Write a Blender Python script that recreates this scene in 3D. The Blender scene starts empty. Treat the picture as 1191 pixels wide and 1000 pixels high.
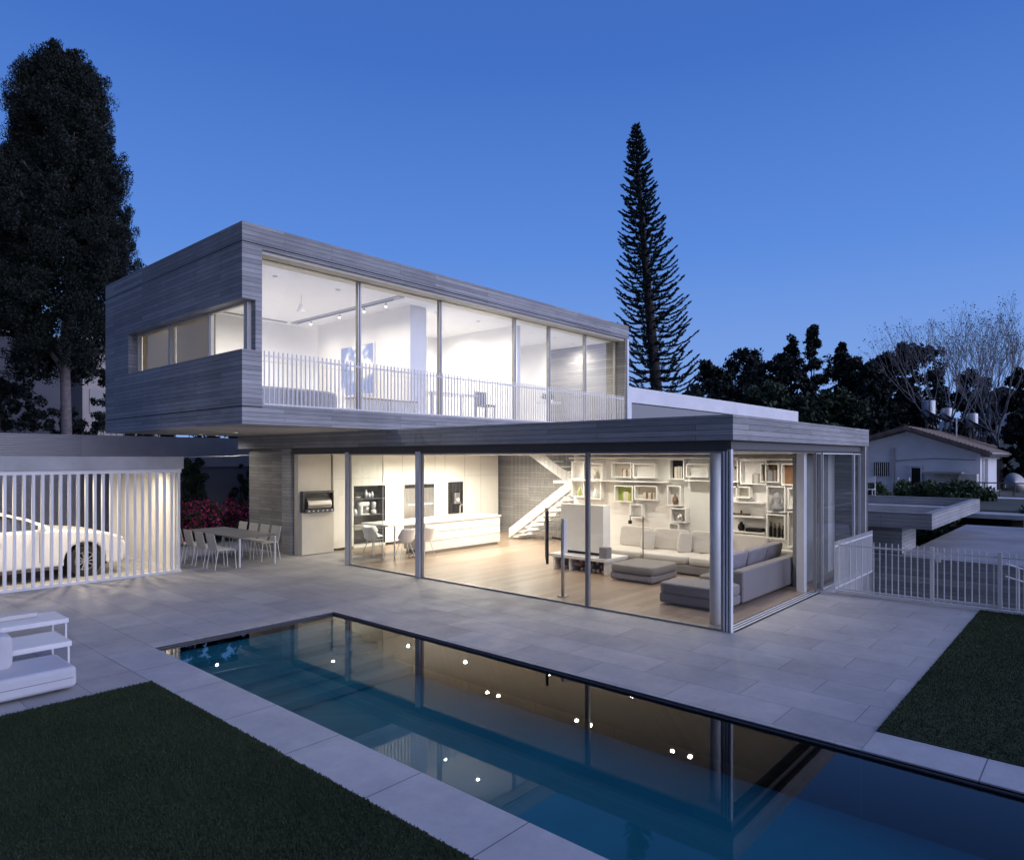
import bpy, bmesh, math, random
import numpy as np
from mathutils import Vector, Matrix
R = math.radians
random.seed(7)
rng = np.random.default_rng(11)
sc = bpy.context.scene
col = sc.collection

# ---------------------------------------------------------------- materials
def nt(name):
    m = bpy.data.materials.new(name); m.use_nodes = True
    t = m.node_tree; t.nodes.clear()
    out = t.nodes.new('ShaderNodeOutputMaterial')
    return m, t, out
def N(t, kind, **kw):
    n = t.nodes.new(kind)
    for k, v in kw.items():
        if hasattr(n, k): setattr(n, k, v)
    return n
def principled(t, out, color=(.5,.5,.5), rough=.6, metal=0., spec=.5):
    b = t.nodes.new('ShaderNodeBsdfPrincipled')
    b.inputs['Base Color'].default_value = (*color, 1)
    b.inputs['Roughness'].default_value = rough
    b.inputs['Metallic'].default_value = metal
    b.inputs['Specular IOR Level'].default_value = spec
    t.links.new(b.outputs[0], out.inputs[0])
    return b
def pos_node(t, local=False):
    if local:
        return t.nodes.new('ShaderNodeTexCoord').outputs['Object']
    return t.nodes.new('ShaderNodeNewGeometry').outputs['Position']
def noise(t, vec, scale, detail=4, rough=.6, stretch=None):
    n = t.nodes.new('ShaderNodeTexNoise')
    n.inputs['Scale'].default_value = scale; n.inputs['Detail'].default_value = detail
    n.inputs['Roughness'].default_value = rough
    if stretch:
        mp = t.nodes.new('ShaderNodeMapping'); mp.inputs['Scale'].default_value = stretch
        t.links.new(vec, mp.inputs['Vector']); vec = mp.outputs[0]
    t.links.new(vec, n.inputs['Vector'])
    return n.outputs['Fac']
def ramp(t, fac, stops):
    r = t.nodes.new('ShaderNodeValToRGB')
    e = r.color_ramp.elements
    e[0].position, e[0].color = stops[0][0], (*stops[0][1], 1)
    e[1].position, e[1].color = stops[-1][0], (*stops[-1][1], 1)
    for p, c in stops[1:-1]:
        x = e.new(p); x.color = (*c, 1)
    t.links.new(fac, r.inputs[0])
    return r.outputs[0]
def bump(t, b, h, strength=.3, dist=.01):
    n = t.nodes.new('ShaderNodeBump')
    n.inputs['Strength'].default_value = strength; n.inputs['Distance'].default_value = dist
    t.links.new(h, n.inputs['Height']); t.links.new(n.outputs[0], b.inputs['Normal'])
def mixc(t, fac, a, b, mode='MIX'):
    m = t.nodes.new('ShaderNodeMix'); m.data_type = 'RGBA'; m.blend_type = mode
    for sock, v in ((m.inputs[0], fac), (m.inputs[6], a), (m.inputs[7], b)):
        if isinstance(v, (int, float)): sock.default_value = v
        elif isinstance(v, tuple): sock.default_value = (*v, 1)
        else: t.links.new(v, sock)
    return m.outputs[2]
def math_(t, op, a, b=None):
    m = t.nodes.new('ShaderNodeMath'); m.operation = op
    for i, v in enumerate((a, b)):
        if v is None: continue
        if isinstance(v, (int, float)): m.inputs[i].default_value = v
        else: t.links.new(v, m.inputs[i])
    return m.outputs[0]

def simple(name, color, rough=.6, metal=0., var=.12, scale=3., spec=.5, bmp=0., local=True):
    m, t, out = nt(name); b = principled(t, out, color, rough, metal, spec)
    p = pos_node(t, local)
    f = noise(t, p, scale)
    lo = tuple(c*(1-var) for c in color); hi = tuple(min(1, c*(1+var)) for c in color)
    t.links.new(ramp(t, f, [(.3, lo), (.7, hi)]), b.inputs['Base Color'])
    if bmp: bump(t, b, noise(t, p, scale*14), bmp, .005)
    return m

def boards(name, c1, c2, h=.14, w=2.6, groove=(.10,.10,.11)):
    """Concrete cast against rough boards: level board courses, per-board tone, grain, thin fins."""
    m, t, out = nt(name); b = principled(t, out, c1, .82, 0, .3)
    sep = N(t, 'ShaderNodeSeparateXYZ'); t.links.new(pos_node(t), sep.inputs[0])
    along = math_(t, 'ADD', sep.outputs[0], sep.outputs[1])
    cmb = N(t, 'ShaderNodeCombineXYZ'); t.links.new(along, cmb.inputs[0]); t.links.new(sep.outputs[2], cmb.inputs[1])
    br = N(t, 'ShaderNodeTexBrick'); br.offset = .37; br.squash = 1
    br.inputs['Scale'].default_value = 1; br.inputs['Brick Width'].default_value = w; br.inputs['Row Height'].default_value = h
    br.inputs['Mortar Size'].default_value = .004; br.inputs['Mortar Smooth'].default_value = .6; br.inputs['Bias'].default_value = 0
    br.inputs['Color1'].default_value = (*c1, 1); br.inputs['Color2'].default_value = (*c2, 1); br.inputs['Mortar'].default_value = (*groove, 1)
    t.links.new(cmb.outputs[0], br.inputs['Vector'])
    g = noise(t, cmb.outputs[0], 5, 6, .7, (.45, 16, 1))
    gr = ramp(t, g, [(.25, (.62,.62,.62)), (.75, (1.30,1.30,1.30))])
    big = ramp(t, noise(t, pos_node(t), .7, 3), [(.3, (.85,.85,.85)), (.7, (1.12,1.12,1.12))])
    c = mixc(t, 1., br.outputs['Color'], gr, 'MULTIPLY'); c = mixc(t, 1., c, big, 'MULTIPLY')
    t.links.new(c, b.inputs['Base Color'])
    hgt = math_(t, 'SUBTRACT', g, br.outputs['Fac'])
    bump(t, b, hgt, .75, .014)
    return m

def paving(name, c1, c2, w, h, off=(0,0), joint=(.12,.12,.13), shift=.5, msize=.006):
    m, t, out = nt(name); b = principled(t, out, c1, .62, 0, .4)
    sep = N(t, 'ShaderNodeSeparateXYZ'); t.links.new(pos_node(t), sep.inputs[0])
    cmb = N(t, 'ShaderNodeCombineXYZ')
    t.links.new(math_(t, 'ADD', sep.outputs[1], off[1]), cmb.inputs[0]); t.links.new(math_(t, 'ADD', sep.outputs[0], off[0]), cmb.inputs[1])
    br = N(t, 'ShaderNodeTexBrick'); br.offset = shift
    br.inputs['Scale'].default_value = 1; br.inputs['Brick Width'].default_value = w; br.inputs['Row Height'].default_value = h
    br.inputs['Mortar Size'].default_value = msize; br.inputs['Mortar Smooth'].default_value = .2; br.inputs['Bias'].default_value = 0
    br.inputs['Color1'].default_value = (*c1, 1); br.inputs['Color2'].default_value = (*c2, 1); br.inputs['Mortar'].default_value = (*joint, 1)
    t.links.new(cmb.outputs[0], br.inputs['Vector'])
    f1 = ramp(t, noise(t, pos_node(t), .9, 6, .7), [(.3, (.80,.80,.80)), (.68, (1.1,1.1,1.1))])
    f2 = ramp(t, noise(t, pos_node(t), 9, 6, .75), [(.3, (.93,.93,.93)), (.7, (1.05,1.05,1.05))])
    c = mixc(t, 1., mixc(t, 1., br.outputs['Color'], f1, 'MULTIPLY'), f2, 'MULTIPLY')
    t.links.new(c, b.inputs['Base Color'])
    t.links.new(ramp(t, noise(t, pos_node(t), 2.2, 4), [(.3, (.5,.5,.5)), (.7, (.72,.72,.72))]), b.inputs['Roughness'])
    bump(t, b, math_(t, 'SUBTRACT', math_(t, 'MULTIPLY', noise(t, pos_node(t), 30, 5), .3), br.outputs['Fac']), .35, .006)
    return m

def schlick(t, f0, normal=None):
    """reflectance that is the same from both sides of a thin sheet"""
    ge = t.nodes.new('ShaderNodeNewGeometry'); dp = t.nodes.new('ShaderNodeVectorMath'); dp.operation = 'DOT_PRODUCT'
    t.links.new(ge.outputs['Incoming'], dp.inputs[0]); t.links.new(normal or ge.outputs['Normal'], dp.inputs[1])
    c = math_(t, 'ABSOLUTE', dp.outputs['Value'])
    q = math_(t, 'POWER', math_(t, 'SUBTRACT', 1., c), 5.)
    return math_(t, 'ADD', math_(t, 'MULTIPLY', q, 1-f0), f0)
def glass(name, tint=(.93,.95,.94), refl=1.0):
    m, t, out = nt(name)
    tr = N(t, 'ShaderNodeBsdfTransparent'); tr.inputs[0].default_value = (*tint, 1)
    gl = N(t, 'ShaderNodeBsdfGlossy'); gl.inputs['Roughness'].default_value = .0; gl.inputs[0].default_value = (.95*refl,.97*refl,refl,1)
    mx = N(t, 'ShaderNodeMixShader'); t.links.new(schlick(t, .07), mx.inputs[0])
    t.links.new(tr.outputs[0], mx.inputs[1]); t.links.new(gl.outputs[0], mx.inputs[2]); t.links.new(mx.outputs[0], out.inputs[0])
    return m

def emit(name, color, s):
    m, t, out = nt(name); e = N(t, 'ShaderNodeEmission'); e.inputs[0].default_value = (*color, 1); e.inputs[1].default_value = s
    t.links.new(e.outputs[0], out.inputs[0]); return m

def leafmat(name, c1, c2, rough=.6):
    m, t, out = nt(name); b = principled(t, out, c1, rough, 0, .25)
    p = pos_node(t, True)
    n1 = noise(t, p, .9, 2); n2 = noise(t, p, 7, 2)
    f = math_(t, 'ADD', math_(t, 'MULTIPLY', n1, .6), math_(t, 'MULTIPLY', n2, .4))
    t.links.new(ramp(t, f, [(.36, c1), (.62, c2)]), b.inputs['Base Color'])
    return m

M = {}
M['boards'] = boards('board_marked_concrete', (.44,.435,.43), (.30,.30,.30), .088, 2.9)
M['boards_fine'] = boards('fine_board_concrete', (.36,.345,.32), (.25,.24,.225), .095, 1.9)
M['concrete'] = simple('smooth_concrete', (.40,.395,.39), .8, var=.16, scale=1.4, bmp=.2, local=False)
M['pale_concrete'] = simple('pale_concrete', (.52,.51,.50), .8, var=.15, scale=1.1, bmp=.2, local=False)
M['tiles'] = paving('stone_paving', (.43,.42,.41), (.345,.335,.335), 1.2, .6, (-3.17+.6, -.13), joint=(.20,.20,.20), msize=.005)
M['coping'] = paving('coping_stone', (.43,.43,.44), (.40,.40,.41), 1.18, 6., (2., .37), shift=0)
M['plaster'] = simple('white_plaster', (.80,.785,.75), .8, var=.03, scale=2, local=False)
M['ceiling'] = simple('ceiling_white', (.82,.81,.78), .85, var=.02, scale=2, local=False)
M['beige'] = simple('beige_plaster', (.62,.58,.50), .8, var=.05, scale=1.5, local=False)
M['white_metal'] = simple('white_metal', (.74,.735,.73), .4, var=.03, scale=4)
M['alu'] = simple('grey_aluminium', (.36,.35,.34), .38, .5, .05, 5)
M['bronze'] = simple('bronze_header', (.09,.085,.08), .5, .2, .05, 5)
M['dark_alu'] = simple('dark_aluminium', (.09,.09,.10), .4, .3, .05, 5)
M['steel'] = simple('brushed_steel', (.55,.54,.52), .28, .9, .06, 3)
M['cabinet'] = simple('satin_white_cabinet', (.82,.79,.72), .35, var=.02, scale=1)
M['corian'] = simple('white_worktop', (.88,.87,.84), .3, var=.01, scale=1)
M['black'] = simple('black_lacquer', (.012,.011,.011), .6, var=.2, spec=.2)
M['dark_wood'] = simple('dark_wood', (.07,.045,.03), .5, var=.3, scale=6)
M['wood'] = simple('walnut_box', (.26,.14,.07), .5, var=.25, scale=5)
M['sofa'] = simple('grey_linen', (.22,.205,.20), .95, var=.08, scale=1., bmp=.7)
M['cushion'] = simple('cream_linen', (.58,.545,.50), .95, var=.06, scale=.8, bmp=.9)
M['dcushion'] = simple('dark_grey_linen', (.24,.225,.24), .95, var=.1, scale=5, bmp=.4)
M['tyre'] = simple('tyre_rubber', (.02,.02,.02), .8)
M['paint'] = simple('white_car_paint', (.80,.79,.76), .22, var=.01, scale=1, spec=.6)
M['car_glass'] = simple('dark_car_glass', (.02,.022,.025), .06, var=.1, spec=.8)
M['chair_mesh'] = simple('pale_chair_fabric', (.52,.50,.47), .8, var=.05, scale=6)
M['roof_tile'] = simple('brown_roof_tiles', (.16,.12,.10), .8, var=.35, scale=3, bmp=.6)
M['render'] = simple('white_render', (.78,.78,.79), .85, var=.08, scale=.7, bmp=.2)
M['pale_render'] = simple('cream_render', (.42,.37,.33), .9, var=.1, scale=.4)
M['grey_render'] = simple('grey_render', (.16,.16,.18), .9, var=.12, scale=.5)
M['outdoor_fabric'] = simple('white_outdoor_fabric', (.50,.50,.52), .9, var=.05, scale=2, bmp=.3)
M['table_grey'] = simple('grey_glazed_top', (.20,.195,.19), .35, var=.05)
M['deck'] = simple('weathered_deck', (.30,.30,.31), .9, var=.22, scale=.8, bmp=.2, local=False)
M['bark'] = simple('grey_bark', (.16,.135,.13), .95, var=.35, scale=6, bmp=.8)
M['dark_bark'] = simple('dark_bark', (.045,.04,.038), .95, var=.3, scale=5, bmp=.8)
M['pale_bark'] = simple('pale_bark', (.15,.15,.17), .9, var=.25, scale=4)
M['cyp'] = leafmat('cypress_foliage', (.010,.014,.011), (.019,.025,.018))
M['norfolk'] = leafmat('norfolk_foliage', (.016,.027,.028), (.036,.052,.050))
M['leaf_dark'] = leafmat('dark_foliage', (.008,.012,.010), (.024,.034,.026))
M['leaf_mid'] = leafmat('mid_foliage', (.020,.034,.018), (.050,.075,.038))
M['leaf_hedge'] = leafmat('hedge_foliage', (.035,.06,.03), (.12,.16,.07))
M['leaf_bare'] = leafmat('withered_leaves', (.05,.05,.055), (.10,.10,.11))
M['petal'] = leafmat('magenta_petals', (.50,.02,.14), (.75,.08,.32), .5)
M['glass'] = glass('window_glass')
M['glass_up'] = glass('upper_window_glass', (.95,.96,.97))
M['grey_curtain'] = simple('grey_curtain', (.22,.22,.21), .9, var=.15, scale=2)
M['soil'] = simple('soil', (.10,.085,.07), .95, var=.2)
M['painting'] = None
M['bulb'] = emit('lamp_diffuser', (1.,.86,.66), 9)
M['bulb_up'] = emit('lamp_diffuser_cool', (1.,.93,.84), 12)
M['strip'] = emit('led_strip', (1.,.82,.6), 5)
M['green'] = simple('green_glass', (.35,.42,.10), .3, var=.2)
M['red'] = simple('rust_red', (.35,.08,.05), .5)
M['blue_paint'] = simple('pale_blue_paint', (.30,.38,.52), .6)
M['inox'] = simple('galvanised_tank', (.70,.72,.75), .35, .3, .05, 3)
M['log'] = simple('cut_logs', (.30,.19,.11), .8, var=.3, scale=8)

def grass_material():
    m, t, out = nt('lawn_grass'); b = principled(t, out, (.03,.05,.03), .85, 0, .2)
    p = pos_node(t)
    a = noise(t, p, .8, 5, .7); d = noise(t, p, 60, 4, .8)
    f = math_(t, 'ADD', math_(t, 'MULTIPLY', a, .65), math_(t, 'MULTIPLY', d, .35))
    t.links.new(ramp(t, f, [(.35, (.040,.060,.028)), (.66, (.072,.098,.046))]), b.inputs['Base Color'])
    bump(t, b, d, .9, .03)
    return m
M['grass'] = grass_material()
def wood_floor():
    m, t, out = nt('oak_floor'); b = principled(t, out, (.4,.27,.17), .33, 0, .5)
    sep = N(t, 'ShaderNodeSeparateXYZ'); t.links.new(pos_node(t), sep.inputs[0])
    cmb = N(t, 'ShaderNodeCombineXYZ'); t.links.new(sep.outputs[0], cmb.inputs[0]); t.links.new(sep.outputs[1], cmb.inputs[1])
    br = N(t, 'ShaderNodeTexBrick'); br.offset = .43
    br.inputs['Scale'].default_value = 1; br.inputs['Brick Width'].default_value = 2.1; br.inputs['Row Height'].default_value = .2
    br.inputs['Mortar Size'].default_value = .0025; br.inputs['Bias'].default_value = 0
    br.inputs['Color1'].default_value = (.37,.28,.205,1); br.inputs['Color2'].default_value = (.26,.19,.135,1); br.inputs['Mortar'].default_value = (.12,.08,.05,1)
    t.links.new(cmb.outputs[0], br.inputs['Vector'])
    g = noise(t, cmb.outputs[0], 4, 6, .7, (1, 14, 1))
    c = mixc(t, 1., br.outputs['Color'], ramp(t, g, [(.3, (.74,.74,.74)), (.7, (1.16,1.16,1.16))]), 'MULTIPLY')
    t.links.new(c, b.inputs['Base Color']); bump(t, b, g, .1, .002)
    return m
M['floor'] = wood_floor()
def water_material():
    m, t, out = nt('pool_water')
    tr = N(t, 'ShaderNodeBsdfTransparent'); tr.inputs[0].default_value = (.50,.86,.93,1)
    gl = N(t, 'ShaderNodeBsdfGlossy'); gl.inputs['Roughness'].default_value = .012; gl.inputs[0].default_value = (1,1,1,1)
    bp = N(t, 'ShaderNodeBump'); bp.inputs['Strength'].default_value = .018; bp.inputs['Distance'].default_value = .01
    t.links.new(noise(t, pos_node(t), 3.0, 2), bp.inputs['Height'])
    t.links.new(bp.outputs[0], gl.inputs['Normal'])
    mx = N(t, 'ShaderNodeMixShader'); t.links.new(schlick(t, .024, bp.outputs[0]), mx.inputs[0])
    t.links.new(tr.outputs[0], mx.inputs[1]); t.links.new(gl.outputs[0], mx.inputs[2]); t.links.new(mx.outputs[0], out.inputs[0])
    return m
M['water'] = water_material()
def pool_tiles():
    m, t, out = nt('teal_pool_plaster'); b = principled(t, out, (.03,.2,.27), .7)
    sep = N(t, 'ShaderNodeSeparateXYZ'); t.links.new(pos_node(t), sep.inputs[0])
    # the plaster is a pale grey green on the steps and deep teal on the floor of the basin
    f = N(t, 'ShaderNodeMapRange'); t.links.new(sep.outputs[2], f.inputs[0]); f.inputs[1].default_value = -.62; f.inputs[2].default_value = -.1
    n = noise(t, pos_node(t), 1.2, 3)
    c = mixc(t, f.outputs[0], (.002,.110,.135), (.03,.13,.15))
    t.links.new(mixc(t, 1., c, ramp(t, n, [(.3, (.85,.85,.85)), (.7, (1.1,1.1,1.1))]), 'MULTIPLY'), b.inputs['Base Color'])
    return m
M['pool'] = pool_tiles()
def painting_mat():
    m, t, out = nt('abstract_blue_canvas'); b = principled(t, out, (.2,.3,.7), .7)
    p = pos_node(t)
    c = ramp(t, noise(t, p, 1.8, 2), [(.44, (.20,.26,.50)), (.52, (.36,.42,.62)), (.56, (.86,.84,.80))])
    t.links.new(c, b.inputs['Base Color']); return m
M['painting'] = painting_mat()
def ridged(name, color, pitch=.11):
    m, t, out = nt(name); b = principled(t, out, color, .5, .2)
    sep = N(t, 'ShaderNodeSeparateXYZ'); t.links.new(pos_node(t), sep.inputs[0])
    w = math_(t, 'SINE', math_(t, 'MULTIPLY', sep.outputs[2], 2*math.pi/pitch))
    bump(t, b, w, .5, .01)
    return m
M['ridged'] = ridged('ridged_metal_sheet', (.34,.34,.35), .07)

# ---------------------------------------------------------------- object helpers
def tag(o, label=None, cat=None, group=None, kind=None):
    if label: o['label'] = label
    if cat: o['category'] = cat
    if group: o['group'] = group
    if kind: o['kind'] = kind
    return o
def empty(name, loc, label, cat, group=None, rz=0):
    o = bpy.data.objects.new(name, None); col.objects.link(o)
    o.empty_display_size = .2; o.location = loc; o.rotation_euler = (0, 0, rz)
    return tag(o, label, cat, group)

class MB:
    """Collects shapes, then links them as ONE mesh object."""
    def __init__(s): s.v = []; s.f = []; s.smooth = False
    def add(s, vs, fs):
        n = len(s.v); s.v += [tuple(v) for v in vs]; s.f += [tuple(i+n for i in f) for f in fs]; return s
    def box(s, x0, x1, y0, y1, z0, z1):
        if x0 > x1: x0, x1 = x1, x0
        if y0 > y1: y0, y1 = y1, y0
        return s.add([(x0,y0,z0),(x1,y0,z0),(x1,y1,z0),(x0,y1,z0),(x0,y0,z1),(x1,y0,z1),(x1,y1,z1),(x0,y1,z1)],
                     [(0,3,2,1),(4,5,6,7),(0,1,5,4),(1,2,6,5),(2,3,7,6),(3,0,4,7)])
    def prism(s, poly, axis, a, b):
        """poly: outline in the plane normal to axis; extruded from a to b."""
        def P(p, c): return {'x': (c,p[0],p[1]), 'y': (p[0],c,p[1]), 'z': (p[0],p[1],c)}[axis]
        n = len(poly)
        vs = [P(p, a) for p in poly] + [P(p, b) for p in poly]
        return s.add(vs, [tuple(range(n))[::-1], tuple(range(n, 2*n))] + [(i, (i+1) % n, n+(i+1) % n, n+i) for i in range(n)])
    def tube(s, pts, rad, n=8, cap=True):
        pts = [Vector(p) for p in pts]
        if not hasattr(rad, '__len__'): rad = [rad]*len(pts)
        rings = []; prev = None
        for i, p in enumerate(pts):
            d = (pts[min(i+1, len(pts)-1)] - pts[max(i-1, 0)]).normalized()
            if prev is None:
                u = d.orthogonal().normalized()
            else:
                u = (prev - d*prev.dot(d))
                u = u.normalized() if u.length > 1e-6 else d.orthogonal().normalized()
            prev = u; w = d.cross(u)
            rings.append([p + (u*math.cos(2*math.pi*k/n) + w*math.sin(2*math.pi*k/n))*rad[i] for k in range(n)])
        vs = [v for r_ in rings for v in r_]; fs = []
        for i in range(len(pts)-1):
            for k in range(n):
                a = i*n+k; b = i*n+(k+1) % n
                fs.append((a, b, b+n, a+n))
        if cap: fs += [tuple(range(n))[::-1], tuple(range(len(vs)-n, len(vs)))]
        return s.add(vs, fs)
    def lathe(s, prof, c=(0,0,0), n=20):
        vs = []; fs = []
        for r_, z in prof:
            vs += [(c[0]+r_*math.cos(2*math.pi*k/n), c[1]+r_*math.sin(2*math.pi*k/n), c[2]+z) for k in range(n)]
        for i in range(len(prof)-1):
            for k in range(n):
                a = i*n+k; b = i*n+(k+1) % n; fs.append((a, b, b+n, a+n))
        fs += [tuple(range(n))[::-1], tuple(range(len(vs)-n, len(vs)))]
        return s.add(vs, fs)
    def pillow(s, c, sx, sy, sz, rot=None, n=8, pw=.45):
        """soft cushion: superellipsoid sx*sy*sz (full sizes)"""
        vs = []; fs = []
        def sg(v, p): return math.copysign(abs(v)**p, v)
        mr = rot or Matrix.Identity(3)
        nu, nv = 4*n, 2*n
        for j in range(nv+1):
            ph = -math.pi/2 + math.pi*j/nv
            for i in range(nu):
                th = 2*math.pi*i/nu
                p = Vector((sx/2*sg(math.cos(ph), pw)*sg(math.cos(th), pw), sy/2*sg(math.cos(ph), pw)*sg(math.sin(th), pw), sz/2*sg(math.sin(ph), pw)))
                vs.append(mr @ p + Vector(c))
        for j in range(nv):
            for i in range(nu):
                a = j*nu+i; b = j*nu+(i+1) % nu; fs.append((a, b, b+nu, a+nu))
        return s.add(vs, fs)
    def build(s, name, mat, parent=None, off=(0,0,0), bevel=0., smooth=False, seg=2):
        me = bpy.data.meshes.new(name)
        o_ = Vector(off)
        me.from_pydata([tuple(Vector(v)-o_) for v in s.v], [], s.f); me.validate(); me.update()
        bm = bmesh.new(); bm.from_mesh(me); bmesh.ops.recalc_face_normals(bm, faces=bm.faces); bm.to_mesh(me); bm.free()
        if mat: me.materials.append(mat)
        if smooth: me.polygons.foreach_set('use_smooth', [True]*len(me.polygons))
        o = bpy.data.objects.new(name, me); col.objects.link(o)
        if parent: o.parent = parent
        else: o.location = o_
        if bevel:
            b = o.modifiers.new('bevel', 'BEVEL'); b.width = bevel; b.segments = seg; b.limit_method = 'ANGLE'
        return o
def wpart(mb, name, mat, root, **k):
    """world coordinates -> a part under a root (whose ancestors are untransformed but for the root's location)"""
    r_ = root
    while r_.parent: r_ = r_.parent
    return mb.build(name, mat, root, off=r_.location, **k)
def box(x0, x1, y0, y1, z0, z1): return MB().box(x0, x1, y0, y1, z0, z1)
def kids(o): return [c for c in bpy.data.objects if c.parent == o]
def copy_tree(o, parent=None, table=None):
    c = o.copy(); col.objects.link(c); c.parent = parent
    for ch in [x for x in list(o.children)]: copy_tree(ch, c)
    return c
def struct(mb, name, mat, off=(0,0,0), **k):
    o = mb.build(name, mat, None, off=off, **k); o['kind'] = 'structure'; return o

def quads_mesh(name, C, U, V, mat, parent=None, off=(0,0,0)):
    """numpy: many small leaf faces: centres C, half-axes U and V"""
    C = C - np.array(off)
    n = len(C)
    P = np.stack([C-U-V*.3, C-V, C+U-V*.1, C+V], axis=1).reshape(-1, 3)
    me = bpy.data.meshes.new(name)
    me.vertices.add(4*n); me.vertices.foreach_set('co', P.astype(np.float32).ravel())
    me.loops.add(4*n); me.loops.foreach_set('vertex_index', np.arange(4*n, dtype=np.int32))
    me.polygons.add(n); me.polygons.foreach_set('loop_start', np.arange(0, 4*n, 4, dtype=np.int32))
    try: me.polygons.foreach_set('loop_total', np.full(n, 4, dtype=np.int32))
    except Exception: pass
    me.update(calc_edges=True); me.validate()
    me.materials.append(mat)
    o = bpy.data.objects.new(name, me); col.objects.link(o)
    if parent: o.parent = parent
    return o
def rand_unit(n):
    v = rng.normal(size=(n, 3)); return v/np.linalg.norm(v, axis=1, keepdims=True)
def tuft_cloud(centres, radii, per, size, upbias=0., aspect=.5, squash=1.):
    """leaf faces around clump centres; returns C,U,V"""
    centres = np.asarray(centres, float); radii = np.asarray(radii, float)
    n = len(centres)*per
    ci = np.repeat(np.arange(len(centres)), per)
    d = rand_unit(n); rr = rng.random(n)**.45
    off = d*rr[:, None]*radii[ci][:, None]; off[:, 2] *= squash
    C = centres[ci] + off
    U = rand_unit(n); U[:, 2] += upbias; U += d*.7; U /= np.linalg.norm(U, axis=1, keepdims=True)
    W = np.cross(U, rand_unit(n)); W /= np.linalg.norm(W, axis=1, keepdims=True)+1e-9
    s = size*(.6+.8*rng.random(n))[:, None]
    return C, U*s, W*s*aspect

# ---------------------------------------------------------------- camera, sky, sun
cam = bpy.data.cameras.new('camera'); co = bpy.data.objects.new('camera', cam); col.objects.link(co)
co.location = (0, 0, 2.65); co.rotation_euler = (R(90), 0, R(-48.5))
cam.sensor_fit = 'HORIZONTAL'; cam.sensor_width = 36; cam.lens = 23.79; cam.shift_y = .0273; cam.clip_end = 3000
sc.camera = co

w = bpy.data.worlds.new('World'); sc.world = w; w.use_nodes = True
t = w.node_tree; t.nodes.clear()
wo = t.nodes.new('ShaderNodeOutputWorld'); bg = t.nodes.new('ShaderNodeBackground'); t.links.new(bg.outputs[0], wo.inputs[0])
tc = t.nodes.new('ShaderNodeTexCoord'); sp = t.nodes.new('ShaderNodeSeparateXYZ'); t.links.new(tc.outputs['Generated'], sp.inputs[0])
base = ramp(t, sp.outputs[2], [(0., (.265,.42,.81)), (.10, (.215,.38,.80)), (.28, (.110,.265,.73)), (.5, (.056,.165,.56)), (.8, (.040,.120,.43)), (1., (.038,.11,.40))])
# afterglow low over the horizon behind the camera, towards -Y and a little +X
vm = t.nodes.new('ShaderNodeVectorMath'); vm.operation = 'DOT_PRODUCT'; t.links.new(tc.outputs['Generated'], vm.inputs[0]); vm.inputs[1].default_value = (.34, -.938, .06)
glow = t.nodes.new('ShaderNodeMapRange'); t.links.new(vm.outputs['Value'], glow.inputs[0]); glow.inputs[1].default_value = .46; glow.inputs[2].default_value = 1.; glow.interpolation_type = 'SMOOTHSTEP'
gcol = mixc(t, glow.outputs[0], (0.,0.,0.), (2.05,2.05,2.75))
# the sky opposite, towards -X, is already the darker night side
vd = t.nodes.new('ShaderNodeVectorMath'); vd.operation = 'DOT_PRODUCT'; t.links.new(tc.outputs['Generated'], vd.inputs[0]); vd.inputs[1].default_value = (-1., .0, .0)
dk_ = t.nodes.new('ShaderNodeMapRange'); t.links.new(vd.outputs['Value'], dk_.inputs[0]); dk_.inputs[1].default_value = -.05; dk_.inputs[2].default_value = .8; dk_.inputs[3].default_value = 1.; dk_.inputs[4].default_value = .28; dk_.interpolation_type = 'SMOOTHSTEP'
cb = t.nodes.new('ShaderNodeCombineXYZ')
for i in range(3): t.links.new(dk_.outputs[0], cb.inputs[i])
base = mixc(t, 1., base, cb.outputs[0], 'MULTIPLY')
tot = mixc(t, 1., base, gcol, 'ADD')
t.links.new(tot, bg.inputs[0]); bg.inputs[1].default_value = 1.0

sun = bpy.data.lights.new('dusk_glow_sun', 'SUN'); sun.energy = .12; sun.angle = R(40); sun.color = (.74,.745,1.)
so = bpy.data.objects.new('dusk_glow_sun', sun); col.objects.link(so)
d = Vector((-.16, .93, -.30)); so.rotation_euler = d.to_track_quat('-Z', 'Y').to_euler()
sc.view_settings.view_transform = 'Standard'; sc.view_settings.look = 'None'; sc.view_settings.exposure = 0.; sc.view_settings.gamma = 1.

# ---------------------------------------------------------------- terrain, terrace, lawns, pool
def height(x, y):
    def ss(a, b, v):
        k = min(1, max(0, (v-a)/(b-a))); return k*k*(3-2*k)
    low = -2.2
    back = -.06
    far = .75
    h = low + (back-low)*ss(15, 17, y)
    right = ss(26, 30, x)
    h = h*(1-right) + (far if True else 0)*right
    west = ss(-8, -14, x) if x < -8 else 0
    h = h*(1-west) + (-.06)*west
    rise = ss(48, 95, x)
    return h + rise*4.5
xs = sorted(set(list(range(-24, 110, 2)) + [-600, -300, -120, -60, 160, 300, 700, 1500]))
ys = sorted(set(list(range(-24, 90, 2)) + [-600, -300, -120, -60, 130, 300, 700, 1500]))
g = MB()
g.v = [(x, y, height(x, y)) for y in ys for x in xs]
nx = len(xs)
g.f = [(j*nx+i, j*nx+i+1, (j+1)*nx+i+1, (j+1)*nx+i) for j in range(len(ys)-1) for i in range(nx-1)]
struct(g, 'ground', simple('rough_ground', (.055,.06,.045), .95, var=.3, scale=.4, local=False))

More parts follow.
